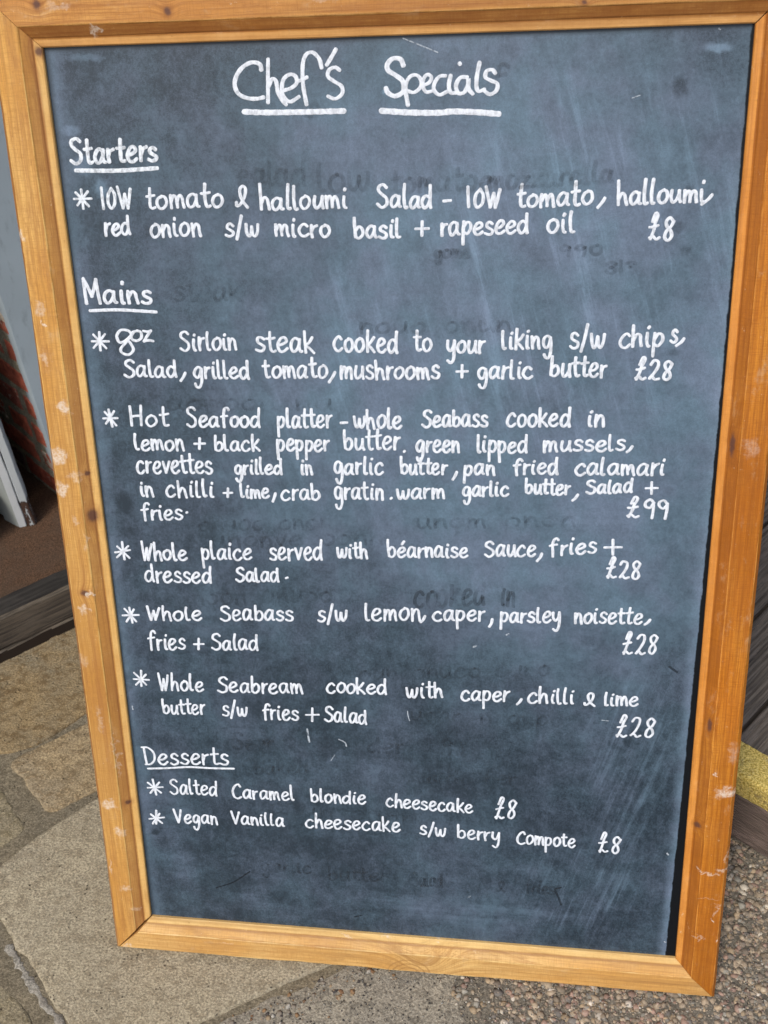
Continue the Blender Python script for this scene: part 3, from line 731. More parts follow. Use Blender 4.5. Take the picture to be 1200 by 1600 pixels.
# a raised pale fillet of cement along the big slab's lower left edge
def worm(name, pts, rad, mat, parent, seed=0, **props):
    r = random.Random(seed); v = []; f = []; K = 6
    P = []
    for i in range(len(pts)-1):
        for j in range(10):
            t = j/10; P.append((lerp(pts[i][0], pts[i+1][0], t), lerp(pts[i][1], pts[i+1][1], t)))
    P.append(pts[-1]); off = 0
    for i, (x, y) in enumerate(P):
        off = off*.8+r.uniform(-.0015, .0015)
        a = P[max(0, i-1)]; b = P[min(len(P)-1, i+1)]
        dx, dy = b[0]-a[0], b[1]-a[1]; l = math.hypot(dx, dy); nx, ny = -dy/l, dx/l
        rr = rad*r.uniform(.45, 1.3)*(1 if 0 < i < len(P)-1 else .3)
        for k in range(K):
            an = math.pi*k/(K-1)
            v.append((x+nx*(off+rr*math.cos(an)), y+ny*(off+rr*math.cos(an)), -.001+rr*.38*math.sin(an)))
    for i in range(len(P)-1):
        for k in range(K-1): f.append((i*K+k, i*K+k+1, (i+1)*K+k+1, (i+1)*K+k))
    return put(name, v, f, mat, parent, smooth=True, **props)
worm('cement_fillet', [(-.649,-.044),(-.611,-.078),(-.570,-.115),(-.523,-.152),(-.47,-.20)], .0065, fillet_mat, pv, 5)

# concrete haunch and gravel path
grid_sheet('concrete_strip', lambda x, y: -.09 < (x*.5085 - y*.861) and x > -.6, -.6, .35, -1.0, .45, .02,
           lambda x, y: -max(0., -.012-(x*.5085 - y*.861))*.25 -.0012 + .0022*vn(x, y, 40) + .0015*vn(x, y, 110), concrete_mat, kind='structure')
grid_sheet('gravel_path', lambda x, y: x > .02, .0, 1.6, -1.2, .45, .02,
           lambda x, y: .0006 + .0026*vn(x, y, 40) - max(0, .12-x)*.04, gravel_bed, kind='structure')

def scatter(name, spec, mat, **props):
    """spec rows: x, y, z, size, flat, tone; every piece its own jittered 12-vertex stone"""
    ph = (1+5**.5)/2
    iv = np.array([(-1,ph,0),(1,ph,0),(-1,-ph,0),(1,-ph,0),(0,-1,ph),(0,1,ph),(0,-1,-ph),(0,1,-ph),(ph,0,-1),(ph,0,1),(-ph,0,-1),(-ph,0,1)])/math.hypot(1, ph)
    fi = np.array([(0,11,5),(0,5,1),(0,1,7),(0,7,10),(0,10,11),(1,5,9),(5,11,4),(11,10,2),(10,7,6),(7,1,8),(3,9,4),(3,4,2),(3,2,6),(3,6,8),(3,8,9),(4,9,5),(2,4,11),(6,2,10),(8,6,7),(9,8,1)])
    r = np.random.RandomState(11); n = len(spec); S = np.array(spec, float)
    V = np.repeat(iv[None], n, 0)*(1+r.uniform(-.36, .34, (n, 12, 1)))
    q = r.normal(size=(n, 4)); q /= np.linalg.norm(q, axis=1)[:, None]
    w, x, y, z = q.T
    R = np.stack([1-2*(y*y+z*z), 2*(x*y-z*w), 2*(x*z+y*w), 2*(x*y+z*w), 1-2*(x*x+z*z), 2*(y*z-x*w), 2*(x*z-y*w), 2*(y*z+x*w), 1-2*(x*x+y*y)], 1).reshape(n, 3, 3)
    V = V*np.stack([np.ones(n), r.uniform(.6, 1, n), r.uniform(.5, .9, n)], 1)[:, None, :]
    V = np.einsum('nij,nkj->nki', R, V)
    V *= S[:, 3][:, None, None]*.5
    V[:, :, 2] *= S[:, 4][:, None]
    V += S[:, None, :3]
    F = (fi[None]+(np.arange(n)*12)[:, None, None]).reshape(-1, 3)
    me = bpy.data.meshes.new(name)
    me.vertices.add(n*12); me.vertices.foreach_set('co', V.reshape(-1))
    me.loops.add(len(F)*3); me.loops.foreach_set('vertex_index', F.reshape(-1))
    me.polygons.add(len(F)); me.polygons.foreach_set('loop_start', np.arange(len(F))*3)
    me.polygons.foreach_set('loop_total', np.full(len(F), 3))
    me.update(calc_edges=True)
    ca = me.color_attributes.new('tone', 'FLOAT_COLOR', 'POINT')
    C4 = np.ones((n, 12, 4)); C4[:, :, :3] = S[:, None, 5:8]
    ca.data.foreach_set('color', C4.reshape(-1))
    me.materials.append(mat)
    o = bpy.data.objects.new(name, me); COL.objects.link(o)
    for k, v in props.items(): o[k] = v
    return o
TONES = [(.32,.265,.20),(.26,.22,.17),(.37,.315,.24),(.20,.17,.14),(.29,.205,.17),(.34,.27,.185),(.16,.15,.14),(.46,.43,.37),(.24,.235,.21),(.29,.20,.16)]
TW = [20,18,13,14,10,9,7,4,12,4]
spec = []
for _ in range(25000):
    x = rng.uniform(.03, .98); y = rng.uniform(-.42, .42)
    if (x-.524)*.569+(y-.243)*.822 > -.004: continue
    if rng.random() > min(1, max(0, (x+.35*y-.06+.05*(vn(x, y, 25)-.5))/.14)): continue
    if x > .72 and rng.random() < .3: continue
    s = rng.choice((.0055, .0065, .008, .0095, .011, .0135))*rng.uniform(.8, 1.2)
    c = rng.choices(TONES, TW)[0]; k = rng.uniform(.9, 1.6)
    if rng.random() < .013: s *= 1.25; c = (.48,.45,.40)
    spec.append((x, y, .0018+rng.uniform(-.001, .001), s*1.08, .48, c[0]*k*1.05, c[1]*k, c[2]*k*.93))
for _ in range(15000):
    x = rng.uniform(.03, .78); y = rng.uniform(-.3, .3)
    if (x-.524)*.569+(y-.243)*.822 > -.004: continue
    if rng.random() > min(1, max(0, (x+.35*y-.02)/.14)): continue
    c = rng.choices(TONES, TW)[0]; k = rng.uniform(.8, 1.6)
    spec.append((x, y, .004, rng.uniform(.002, .0045), .7, c[0]*k, c[1]*k, c[2]*k))
scatter('gravel', spec, pebble_mat, kind='stuff')
spec = []
ORT = [(.30,.18,.09),(.36,.27,.17),(.22,.12,.06),(.07,.06,.055),(.45,.42,.36),(.28,.24,.19)]
for _ in range(300):           # pebbles in the mortar band beside the big slab
    t = rng.uniform(-.4, 1.3); w = rng.triangular(.006, .085, .03)
    x = lerp(-.307, -.096, t)+.51*w; y = lerp(-.143, -.018, t)-.86*w
    s = rng.choice((.002, .003, .003, .004, .005, .006, .010))*rng.uniform(.8, 1.2); c = rng.choices(ORT, (5,4,3,4,3,6))[0]
    spec.append((x, y, .0008, s, .4, *c))
for _ in range(2600):          # fine dark and pale grit in the concrete
    x = rng.uniform(-.2, .3); y = rng.uniform(-.3, .12)
    if x*.5085-y*.861 < -.02: continue
    s = rng.choice((.0018, .0025, .0034))*rng.uniform(.8, 1.3); c = rng.choice([(.05,.048,.045),(.09,.085,.08),(.36,.34,.29),(.2,.17,.13),(.15,.14,.12)])
    spec.append((x, y, .0022, s, .5, *c))
spec.append((-.21, .0, .002, .004, .5, .3, .2, .1))
scatter('pebble_grit', spec, pebble_mat, kind='stuff')

# ---------------------------------------------------------------- doorway
TX, TY = .748379904, .663270322
def P2(t, d): return (t*TX + d*TNX, t*TY + d*TNY)     # along the threshold, out from the house
th = empty('door_threshold', (*P2(-.3, -1.08), 0), label='weathered oak threshold strip between the stone slabs and the brown mat', category='threshold')
thl = (-P2(-.3, -1.08)[0], -P2(-.3, -1.08)[1], 0)
def tpart(name, t0, t1, d_in, d_out, z0, z1, mat, seed, wob=.0012, **p):
    o = obox(name, P2(t0, d_out), (TX, TY), t1-t0, d_out*-1+d_in*-1 if False else (d_out-d_in), z0, z1, mat, th, bev=.003, seed=seed, wob=wob, **p)
    o.location = thl; return o
tpart('plank', -1.5, .9, -1.118, -1.040, -.02, .010, thr_mat, 1)
tpart('arris', -1.5, .9, -1.131, -1.1185, -.02, .013, thr_lip, 2)
tpart('back_strip', -1.5, .9, -1.190, -1.1315, -.02, .009, thr_dark, 3)
tpart('front_edge', -1.5, .9, -1.0385, -1.031, -.02, .006, thr_lip, 5, .0018)
obox('joint', P2(-1.5, -1.004), (TX, TY), 2.3, .03, -.02, .0035, joint_mat, None, bev=0, kind='structure')
fm = obox('door_mat', P2(-1.5, -1.162), (TX, TY), 2.3, .86, -.01, .004, coir, None, bev=.002, kind=None)
del fm['kind']; fm['label'] = 'brown coir matting inside the doorway behind the threshold'; fm['category'] = 'mat'
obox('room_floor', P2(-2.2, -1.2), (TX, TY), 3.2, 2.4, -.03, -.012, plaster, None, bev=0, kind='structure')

# grey-blue door post: base corner is its nearest left edge
post = empty('door_post', (-.916, 1.029, 0), label='smooth grey blue painted door post left of the chalkboard', category='door post')
o = obox('post_body', (0, 0), (TX, TY), .14, .10, 0, 2.15, grey_paint, post, bev=.002)
o = obox('hinge', (.012*TX+.003, .012*TY-.003), (TX, TY), .05, .006, .985, 1.045, joint_mat, post, bev=.001); o.location = (TNX*.006, TNY*.006, 0)
# brick reveal
bw = empty('brick_wall', (-.928, 1.052, 0), label='old red brick reveal with peeling pale paint behind the grey door post', category='wall')
wd = (-.777, .629)   # runs inwards; nw is the side it shows
nw = (-.629, -.777)
def wbox(name, s0, s1, z0, z1, out, mat, seed, wob=.0025):
    """a brick: s along the wall, its face 'out' metres proud, towards the room side"""
    r = random.Random(seed); v = []
    nxw, nyw = nw
    for (s, z) in ((s0, z0), (s1, z0), (s1, z1), (s0, z1)):
        for e, dd in ((0, 0.), (1, 0.)):
            pass
    b = .006
    ring = [(s0, z0), ((s0+s1)/2, z0), (s1, z0), (s1, (z0+z1)/2), (s1, z1), ((s0+s1)/2, z1), (s0, z1), (s0, (z0+z1)/2)]
    j = [(a+r.uniform(-wob, wob), c+r.uniform(-wob, wob)) for a, c in ring]
    mid = ((s0+s1)/2, (z0+z1)/2)
    L = []
    for k, (dp, ins) in enumerate(((-.03, 0), (out-.004, 0), (out, b))):
        for (a, c) in j:
            da = math.copysign(min(abs(mid[0]-a), ins), mid[0]-a); dc = math.copysign(min(abs(mid[1]-c), ins), mid[1]-c)
            d2 = dp + (r.uniform(-.0015, .0015) if k else 0)
            L.append((wd[0]*(a+da)+nxw*d2, wd[1]*(a+da)+nyw*d2, c+dc))
    L.append((wd[0]*mid[0]+nxw*(out+.001), wd[1]*mid[0]+nyw*(out+.001), mid[1]))
    f = []
    for k in range(2):
        for i in range(8): f.append((k*8+i, k*8+(i+1) % 8, (k+1)*8+(i+1) % 8, (k+1)*8+i))
    for i in range(8): f.append((16+i, 16+(i+1) % 8, 24))
    return put(name, L, f, mat, bw)
mb = []
mm_v = []; mm_f = []
ns, nz = 60, 90
for i in range(ns+1):
    for k in range(nz+1):
        s = i*1.3/ns - .02; z = k*2.3/nz; d = -.002+.005*vn(s, z, 40)
        mm_v.append((wd[0]*s+nw[0]*d, wd[1]*s+nw[1]*d, z))
for i in range(ns):
    for k in range(nz):
        a = i*(nz+1)+k; mm_f.append((a, a+1, a+nz+2, a+nz+1))
put('mortar', mm_v, mm_f, bmortar, bw, smooth=True)
for c in range(18):
    z0 = .012 + c*.075; s = -.03-(.112 if c % 2 else 0)
    hdr = c % 3 == 2
    while s < .95:
        L = .102 if hdr else .215
        a, b = max(s, -.02), s+L
        if b-a > .03: wbox('brick', a+.004, b-.006, z0, z0+.056, .0015+rng.uniform(0, .002), rng.choices(brick_m, (5,4,5,4,3))[0], c*37+int(s*50)+500)
        s += L+.011
# dark room behind, seen only as shade
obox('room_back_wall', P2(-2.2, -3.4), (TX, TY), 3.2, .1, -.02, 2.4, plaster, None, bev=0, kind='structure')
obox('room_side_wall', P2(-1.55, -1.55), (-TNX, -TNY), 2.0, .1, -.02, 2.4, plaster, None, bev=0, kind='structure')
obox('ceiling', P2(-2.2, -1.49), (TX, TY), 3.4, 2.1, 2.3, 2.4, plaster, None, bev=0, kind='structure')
obox('front_wall', P2(.14, -1.48), (TX, TY), 3.2, .11, -.02, 2.7, facade_mat, None, bev=.004, kind='structure')
obox('lintel', P2(-1.2, -1.478), (TX, TY), 1.34, .105, 2.151, 2.7, facade_mat, None, bev=.004, kind='structure')
obox('front_wall', P2(-3.6, -1.48), (TX, TY), 2.4, .11, -.02, 2.7, facade_mat, None, bev=.004, kind='structure')

# open door leaf with chipped paint
dr = empty('door', (-1.022, .962, 0), label='chipped white painted door leaf with a bare rotten foot standing open over the mat', category='door')
def dpart(name, a, b, zt, mat, thick, z0=.006, seed=0, **p):
    """vertical board whose front face runs from a to b (relative), going back by thick"""
    L = math.dist(a, b); ax = ((b[0]-a[0])/L, (b[1]-a[1])/L); n = 90; r = random.Random(seed)
    nx, ny = -ax[1], ax[0]; v = []; f = []; P = 6
    for i in range(n+1):
        z = lerp(z0, zt, i/n); k = r.uniform(-.0012, .0012)
        prof = [(0, thick), (0, .0015), (.0015, 0), (L-.0015+k*.5, 0), (L+k, .0015), (L+k, thick)]
        for (s, d) in prof: v.append((a[0]+ax[0]*s+nx*d, a[1]+ax[1]*s+ny*d, z))
    for i in range(n):
        for q in range(P):
            q2 = (q+1) % P; f.append((i*P+q, i*P+q2, (i+1)*P+q2, (i+1)*P+q))
    f.append(tuple(range(P))); f.append(tuple(n*P+q for q in range(P))[::-1])
    return put(name, v, f, mat, dr, **p)
dpart('edge_strip', (.002,-.0005), (.0185,.006), 2.05, white_paint, .03, seed=1)
dpart('edge_strip', (.0205,.0068), (.037,.013), 2.05, white_paint_low, .028, z0=.003, seed=2, label='edge strip with its paint gone at the foot')
dpart('stile', (-.046,.027), (-.001,.0015), 2.05, panel_paint, .028, seed=3)
dpart('panel', (-.62,.36), (-.0475,.0335), 2.05, panel_paint, .02, z0=.012, seed=4)
# glazed pot beside it
pp = []; pf = []; prof = [(.0,.0),(.062,.0),(.070,.004),(.084,.05),(.092,.10),(.098,.105),(.098,.122),(.090,.124),(.084,.11),(.07,.09),(0,.088)]
for i in range(40):
    a = 2*math.pi*i/40
    for (rr, z) in prof: pp.append((rr*math.cos(a), rr*math.sin(a), z))
K = len(prof)
for i in range(40):
    for k in range(K-1): pf.append((i*K+k, ((i+1) % 40)*K+k, ((i+1) % 40)*K+k+1, i*K+k+1))
po = put('pot', pp, pf, pot_mat, smooth=True, loc=(-1.150, .915, .004)); po['label'] = 'dull green round pot at the foot of the chipped door'; po['category'] = 'pot'

# ---------------------------------------------------------------- deck step
NBX, NBY = .569, .822; RX, RY = .822, -.569
dk = empty('deck_step', (.524, .243, 0), label='weathered timber deck step with a yellow gritted nosing right of the chalkboard', category='deck')
def dl(r, n): return (r*RX + n*NBX, r*RY + n*NBY)
# grooved riser board
ribs = 17; v = []; f = []
prof = [(0.0, .002)]
z = .004
for i in range(ribs):
    h = .116/ribs
    prof += [(0, z), (0, z+h*.62), (.0022, z+h*.68), (.0022, z+h*.95)]; z += h
prof += [(0, .12), (.02, .12), (.02, .002)]
rv = random.Random(3)
nn = 40; Lr = 1.6
for i in range(nn+1):
    s = -.42+Lr*i/nn
    for (d, zz) in prof:
        x, y = dl(s, d+rv.uniform(-.0005, .0005)); v.append((x, y, zz+rv.uniform(-.0005, .0005)))
Pn = len(prof)
for i in range(nn):
    for k in range(Pn):
        k2 = (k+1) % Pn; f.append((i*Pn+k, i*Pn+k2, (i+1)*Pn+k2, (i+1)*Pn+k))
put('riser_board', v, f, riser_mat, dk)
# nosing with rough edges
v = []; f = []; nn = 260
prof = [(.055,.122),(-.006,.122),(-.007,.132),(-.0065,.150),(-.006,.163),(-.002,.169),(.008,.1705),(.03,.170),(.054,.170),(.055,.168)]
for i in range(nn+1):
    s = -.42+Lr*i/nn
    for (d, zz) in prof:
        x, y = dl(s, d+rv.uniform(-.0007, .0007)); v.append((x, y, zz+rv.uniform(-.0007, .0007)))
Pn = len(prof)
for i in range(nn):
    for k in range(Pn):
        k2 = (k+1) % Pn; f.append((i*Pn+k, i*Pn+k2, (i+1)*Pn+k2, (i+1)*Pn+k))
put('nosing', v, f, grit, dk)
DX, DY = .6190, .7854
for i in range(-3, 9):
    # boards run back from the step; grooved top
    s0 = -.109-.0583 + i*.1195 - .204*.0
    wv = .1125; base = dl(s0-.0058, .0570)
    prof = [(0,.140),(0,.166),(.003,.169)]
    g = .009
    while g < wv-.008:
        prof += [(g,.169),(g+.0012,.1665),(g+.0042,.1665),(g+.0054,.169)]; g += .0125
    prof += [(wv-.003,.169),(wv,.166),(wv,.140)]
    v = []; f = []; n = 30; Lb = 1.15; dz = rv.uniform(-.001, .001)
    for a in range(n+1):
        t = Lb*a/n
        for (w_, zz) in prof:
            # across = to the right of the running direction
            v.append((base[0]+DX*t+DY*w_, base[1]+DY*t-DX*w_, zz+dz+rv.uniform(-.0004, .0004)))
    Pn = len(prof)
    for a in range(n):
        for k in range(Pn-1): f.append((a*Pn+k, (a+1)*Pn+k, (a+1)*Pn+k+1, a*Pn+k+1))
    f.append(tuple(range(Pn))); f.append(tuple(n*Pn+k for k in range(Pn))[::-1])
    put('deck_board', v, f, deck_mat, dk)
ud = obox('underside', dl(-.42, .025), (RX, RY), 1.5, 1.1, .0, .120, joint_mat, dk, bev=0)

# ---------------------------------------------------------------- chalkboard
SW, SH, FW = .8, 1.25637, .060
root = empty('chalkboard', (0,0,0), label='tall chalkboard in an orange varnished pine frame with a handwritten specials menu', category='chalkboard')
root.rotation_euler = (math.pi/2-LEAN, 0, 0)
BL = Vector((-.4, .060, .028))
def bow(v):   # the left stile bends a few millimetres inwards at its middle
    t = max(0., min(1., v/SH)); return .0036*math.sin(math.pi*t)
PROF = [(.0010,-.004),(.0010,.0042),(.0022,.0056),(.0095,.0072),(.0108,.0076),(.0122,.0090),(.0225,.0150),(.0232,.0160),(.0242,.0166),
        (.0400,.0168),(.0543,.0165),(.0556,.0158),(.0597,.0112),(.0600,.0095),(.0600,-.028),(.0040,-.028)]
def rail(name, side, mat, g0, g1, seed, label=None):
    """side: which edge. The profile runs outwards from the slate; both ends are mitred, g0/g1 open the mitres."""
    r = random.Random(seed); n = 120; v = []; f = []; P = len(PROF)
    jit = [0.]*P
    for i in range(n+1):
        t = i/n
        for k, (d, z) in enumerate(PROF):
            jit[k] = jit[k]*.85 + r.uniform(-1, 1)*.00012*(2.2 if k in (6, 7, 11, 12) else 1)
            dz = jit[k]; d2 = d+(jit[k]*.8 if 2 < k < 14 else 0)
            L = SH if side in ('left', 'right') else SW
            e0 = -d + (g0(d) if callable(g0) else g0); e1 = L + d - (g1(d) if callable(g1) else g1)
            s = lerp(e0, e1, t)
            if side == 'left': p = (-d2+bow(s), s, z+dz)
            elif side == 'right': p = (SW+d2, s, z+dz)
            elif side == 'bottom': p = (s, -d2, z+dz)
            else: p = (s, SH+d2, z+dz)
            v.append(p)
    for i in range(n):
        for k in range(P):
            k2 = (k+1) % P
            q = (i*P+k, i*P+k2, (i+1)*P+k2, (i+1)*P+k)
            f.append(q if side in ('left', 'top') else q[::-1])
    a = tuple(range(P)); b = tuple(n*P+k for k in range(P))
    f.append(a[::-1] if side in ('left', 'top') else a); f.append(b if side in ('left', 'top') else b[::-1])
    o = put(name, v, f, mat, root)
    o.location = BL
    at = o.data.attributes.new('across', 'FLOAT', 'POINT')
    at.data.foreach_set('value', [max(0., d) for _ in range(n+1) for d, z in PROF])
    if label: o['label'] = label
    return o
gap_bl = lambda d: .0008+.0030*math.exp(-((d-.022)/.018)**2)
rail('stile', 'left', wood_left, gap_bl, .0004, 1, 'left stile, pale honey coloured with white knocks')
rail('stile', 'right', wood_right, .0003, .0006, 2, 'right stile, deep orange and scuffed')
rail('rail', 'bottom', wood_bottom, gap_bl, .0003, 3, 'bottom rail, pale with a swirling knot in the grain')
rail('rail', 'top', wood_top, .0004, .0010, 4, 'top rail with two nail holes')

# the writing surface
n1, n2 = 40, 60
v = [(-.012+(SW+.024)*i/n1, -.012+(SH+.024)*j/n2, 0.) for j in range(n2+1) for i in range(n1+1)]
f = [(j*(n1+1)+i, j*(n1+1)+i+1, (j+1)*(n1+1)+i+1, (j+1)*(n1+1)+i) for j in range(n2) for i in range(n1)]
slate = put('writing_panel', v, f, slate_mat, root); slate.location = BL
bk = box('backing', (-.012,-.012,-.012), (SW+.012,SH+.012,-.0015), back_mat, root); bk.location = BL
# rear prop frame, folded out behind
Minv = None
bpy.context.view_layer.update()
Minv = root.matrix_world.inverted()
def leg(x0):
    top = Vector((x0, .405, 1.16)); bot = Vector((x0, .80, .0)); d = (bot-top).normalized(); sx = Vector((1, 0, 0)); sy = d.cross(sx)
    vs = []
    for p in (top, bot):
        for a, b in ((-.02,-.012),(.02,-.012),(.02,.012),(-.02,.012)): vs.append(Minv @ (p+sx*a+sy*b))
    return put('rear_leg', vs, [(0,1,2,3),(7,6,5,4),(0,4,5,1),(1,5,6,2),(2,6,7,3),(3,7,4,0)], wood_right, root)
leg(-.36); leg(.36)

# ---------------------------------------------------------------- handwriting
def crv(pts, step):
    """smooth curve through the points"""
    P = [np.array(p, float) for p in pts]
    if len(P) == 2:
        n = max(2, int(np.linalg.norm(P[1]-P[0])/step)); return [P[0]+(P[1]-P[0])*i/n for i in range(n+1)]
    P = [2*P[0]-P[1]] + P + [2*P[-1]-P[-2]]; out = []
    for i in range(1, len(P)-2):
        p0, p1, p2, p3 = P[i-1:i+3]; n = max(3, int(np.linalg.norm(p2-p1)/step)+1)
        for j in range(n):
            t = j/n
            out.append(.5*((2*p1)+(-p0+p2)*t+(2*p0-5*p1+4*p2-p3)*t*t+(-p0+3*p1-3*p2+p3)*t**3))
    out.append(P[-2]); return out
GL = {
'a': (1.02, [[(.80,.86),(.50,1.0),(.18,.78),(.06,.38),(.24,.03),(.52,.12),(.78,.52),(.84,.92)],[(.84,.92),(.80,.42),(.88,.08),(1.02,.06)]]),
'b': (.92, [[(.10,1.9),(.09,1.0),(.13,.10)],[(.12,.12),(.48,.0),(.82,.28),(.80,.72),(.50,.92),(.14,.60)]]),
'c': (.92, [[(.82,.80),(.58,1.0),(.24,.82),(.06,.42),(.24,.06),(.58,.0),(.90,.20)]]),
'd': (.98, [[(.78,.84),(.48,.98),(.15,.76),(.05,.34),(.28,.0),(.58,.14),(.82,.50)],[(.88,1.82),(.84,1.0),(.84,.35),(.92,.0)]]),
'e': (.92, [[(.12,.44),(.50,.52),(.80,.74),(.66,.98),(.32,.92),(.07,.46),(.22,.06),(.56,.0),(.90,.22)]]),
'f': (.82, [[(.88,1.62),(.70,1.86),(.44,1.70),(.33,1.05),(.34,.40),(.38,-.08)],[(.04,.92),(.40,.98),(.74,1.02)]]),
'g': (.95, [[(.80,.84),(.50,1.0),(.18,.80),(.08,.38),(.32,.06),(.60,.20),(.82,.78)],[(.82,.86),(.86,.25),(.82,-.35),(.60,-.78),(.30,-.74),(.16,-.46)]]),
'h': (.90, [[(.10,1.88),(.09,.95),(.12,.0)],[(.12,.42),(.40,.92),(.68,.80),(.74,.40),(.84,.0)]]),
'i': (.44, [[(.18,.96),(.16,.42),(.24,.05),(.38,.04)],[(.26,1.44),(.31,1.56)]]),
'k': (.88, [[(.10,1.8),(.09,.9),(.12,.0)],[(.76,1.12),(.46,.74),(.14,.48)],[(.14,.50),(.46,.34),(.84,.0)]]),
'l': (.44, [[(.14,1.86),(.09,1.0),(.12,.22),(.24,.02),(.40,.08)]]),
'm': (1.26, [[(.10,.98),(.10,.5),(.13,.0)],[(.13,.45),(.36,.94),(.54,.82),(.60,.40),(.62,.06)],[(.62,.45),(.86,.94),(1.06,.80),(1.11,.38),(1.20,.0)]]),
'n': (.88, [[(.10,.98),(.10,.5),(.13,.0)],[(.12,.42),(.40,.93),(.68,.80),(.74,.38),(.82,.0)]]),
'o': (.90, [[(.52,.98),(.18,.80),(.06,.40),(.28,.03),(.62,.08),(.86,.46),(.76,.88),(.46,1.0)]]),
'p': (.90, [[(.12,.98),(.11,.20),(.14,-.74)],[(.12,.55),(.36,.93),(.72,.86),(.80,.46),(.52,.06),(.15,.16)]]),
'r': (.62, [[(.12,.98),(.10,.5),(.13,.0)],[(.12,.45),(.30,.82),(.62,.94)]]),
's': (.80, [[(.76,.84),(.50,1.0),(.22,.88),(.22,.64),(.48,.50),(.76,.32),(.66,.06),(.34,.0),(.06,.12)]]),
't': (.66, [[(.32,1.78),(.30,.95),(.32,.25),(.46,.03),(.70,.10)],[(.02,1.02),(.34,1.05),(.68,1.10)]]),
'u': (.94, [[(.12,.98),(.08,.42),(.26,.03),(.56,.16),(.78,.60),(.80,.96)],[(.80,.96),(.80,.36),(.94,.02)]]),
'v': (.78, [[(.04,.98),(.20,.50),(.36,.05)],[(.36,.05),(.56,.50),(.76,1.0)]]),
'w': (1.22, [[(.06,.98),(.12,.34),(.30,.02),(.52,.30),(.62,.80)],[(.62,.80),(.68,.18),(.88,.02),(1.12,.40),(1.18,.98)]]),
'x': (.8, [[(.1,.95),(.8,.0)],[(.75,.95),(.05,.0)]]),
'y': (.90, [[(.10,.98),(.12,.46),(.36,.18),(.66,.46),(.80,.98)],[(.80,.96),(.80,.20),(.72,-.48),(.46,-.80),(.14,-.62)]]),
'z': (.8, [[(.08,.9),(.74,.92)],[(.74,.92),(.08,.04)],[(.08,.04),(.80,.06)]]),
'é': (.92, [[(.12,.44),(.50,.52),(.80,.74),(.66,.98),(.32,.92),(.07,.46),(.22,.06),(.56,.0),(.90,.22)],[(.46,1.34),(.72,1.60)]]),
'S': (1.12, [[(1.00,1.46),(.68,1.70),(.26,1.56),(.20,1.22),(.54,.96),(.96,.66),(.94,.20),(.50,-.02),(.04,.22)]]),
'M': (1.30, [[(.10,.0),(.06,.85),(.05,1.75)],[(.05,1.75),(.30,1.2),(.58,.48)],[(.58,.48),(.86,1.1),(1.06,1.68)],[(1.06,1.68),(1.08,.8),(1.20,.0)]]),
'H': (1.12, [[(.06,1.7),(.12,.85),(.18,.0)],[(.98,1.72),(.96,.85),(.94,.04)],[(.16,.78),(.55,.84),(.95,.88)]]),
'W': (1.18, [[(.0,1.72),(.13,.85),(.30,.0)],[(.30,.0),(.44,.55),(.60,1.15)],[(.60,1.15),(.66,.5),(.72,.0)],[(.72,.0),(.92,.7),(1.12,1.5)]]),
'V': (.98, [[(.0,1.66),(.22,.8),(.46,.02)],[(.46,.02),(.70,.8),(.92,1.62)]]),
'D': (1.22, [[(.20,1.62),(.22,.8),(.30,.02)],[(-.02,1.66),(.55,1.60),(1.05,1.16),(1.08,.50),(.66,.04),(.14,.02)]]),
'C': (1.16, [[(1.06,1.36),(.84,1.66),(.42,1.44),(.12,.84),(.22,.20),(.66,-.02),(1.14,.18)]]),
'1': (.22, [[(.02,1.72),(.08,.85),(.14,.0)]]),
'O': (.95, [[(.55,1.60),(.22,1.15),(.14,.45),(.40,.04),(.74,.40),(.80,1.10),(.52,1.60)]]),
'£': (1.12, [[(.34,1.16),(.62,1.74),(.82,1.60),(.62,1.14)],[(.62,1.18),(.46,.60),(.20,.0)],[(.12,.10),(.40,.20),(.70,.02),(1.00,.10)],[(.12,.78),(.46,.82),(.86,.92)]]),
'2': (1.02, [[(.10,1.18),(.34,1.48),(.72,1.40),(.76,1.02),(.46,.50),(.10,.10)],[(.10,.10),(.34,.22),(.62,.02),(.98,.10)]]),
'8': (.90, [[(.84,1.30),(.52,1.50),(.20,1.28),(.30,.92),(.64,.66),(.78,.28),(.50,.0),(.20,.16),(.28,.56),(.66,.92),(.86,1.28)]]),
'9': (.90, [[(.80,1.24),(.50,1.52),(.18,1.30),(.20,.96),(.52,.84),(.78,1.16)],[(.80,1.26),(.78,.66),(.72,-.02)]]),
'3': (.8, [[(.1,1.4),(.5,1.55),(.7,1.2),(.35,.85),(.75,.5),(.6,.05),(.1,.1)]]),
'/': (.66, [[(.62,1.56),(.34,.70),(.04,-.22)]]),
'&': (.95, [[(.02,.40),(.06,.12),(.34,.24),(.74,.86),(.84,1.44),(.60,1.68),(.34,1.40),(.40,.84),(.66,.36),(.98,.0)]]),
' ': (.9, []),
'0': (.90, [[(.52,1.5),(.14,1.1),(.10,.4),(.45,.0),(.80,.4),(.78,1.1),(.50,1.5)]]),
}
CAPS = set('SMHWVDC1O£2893&')
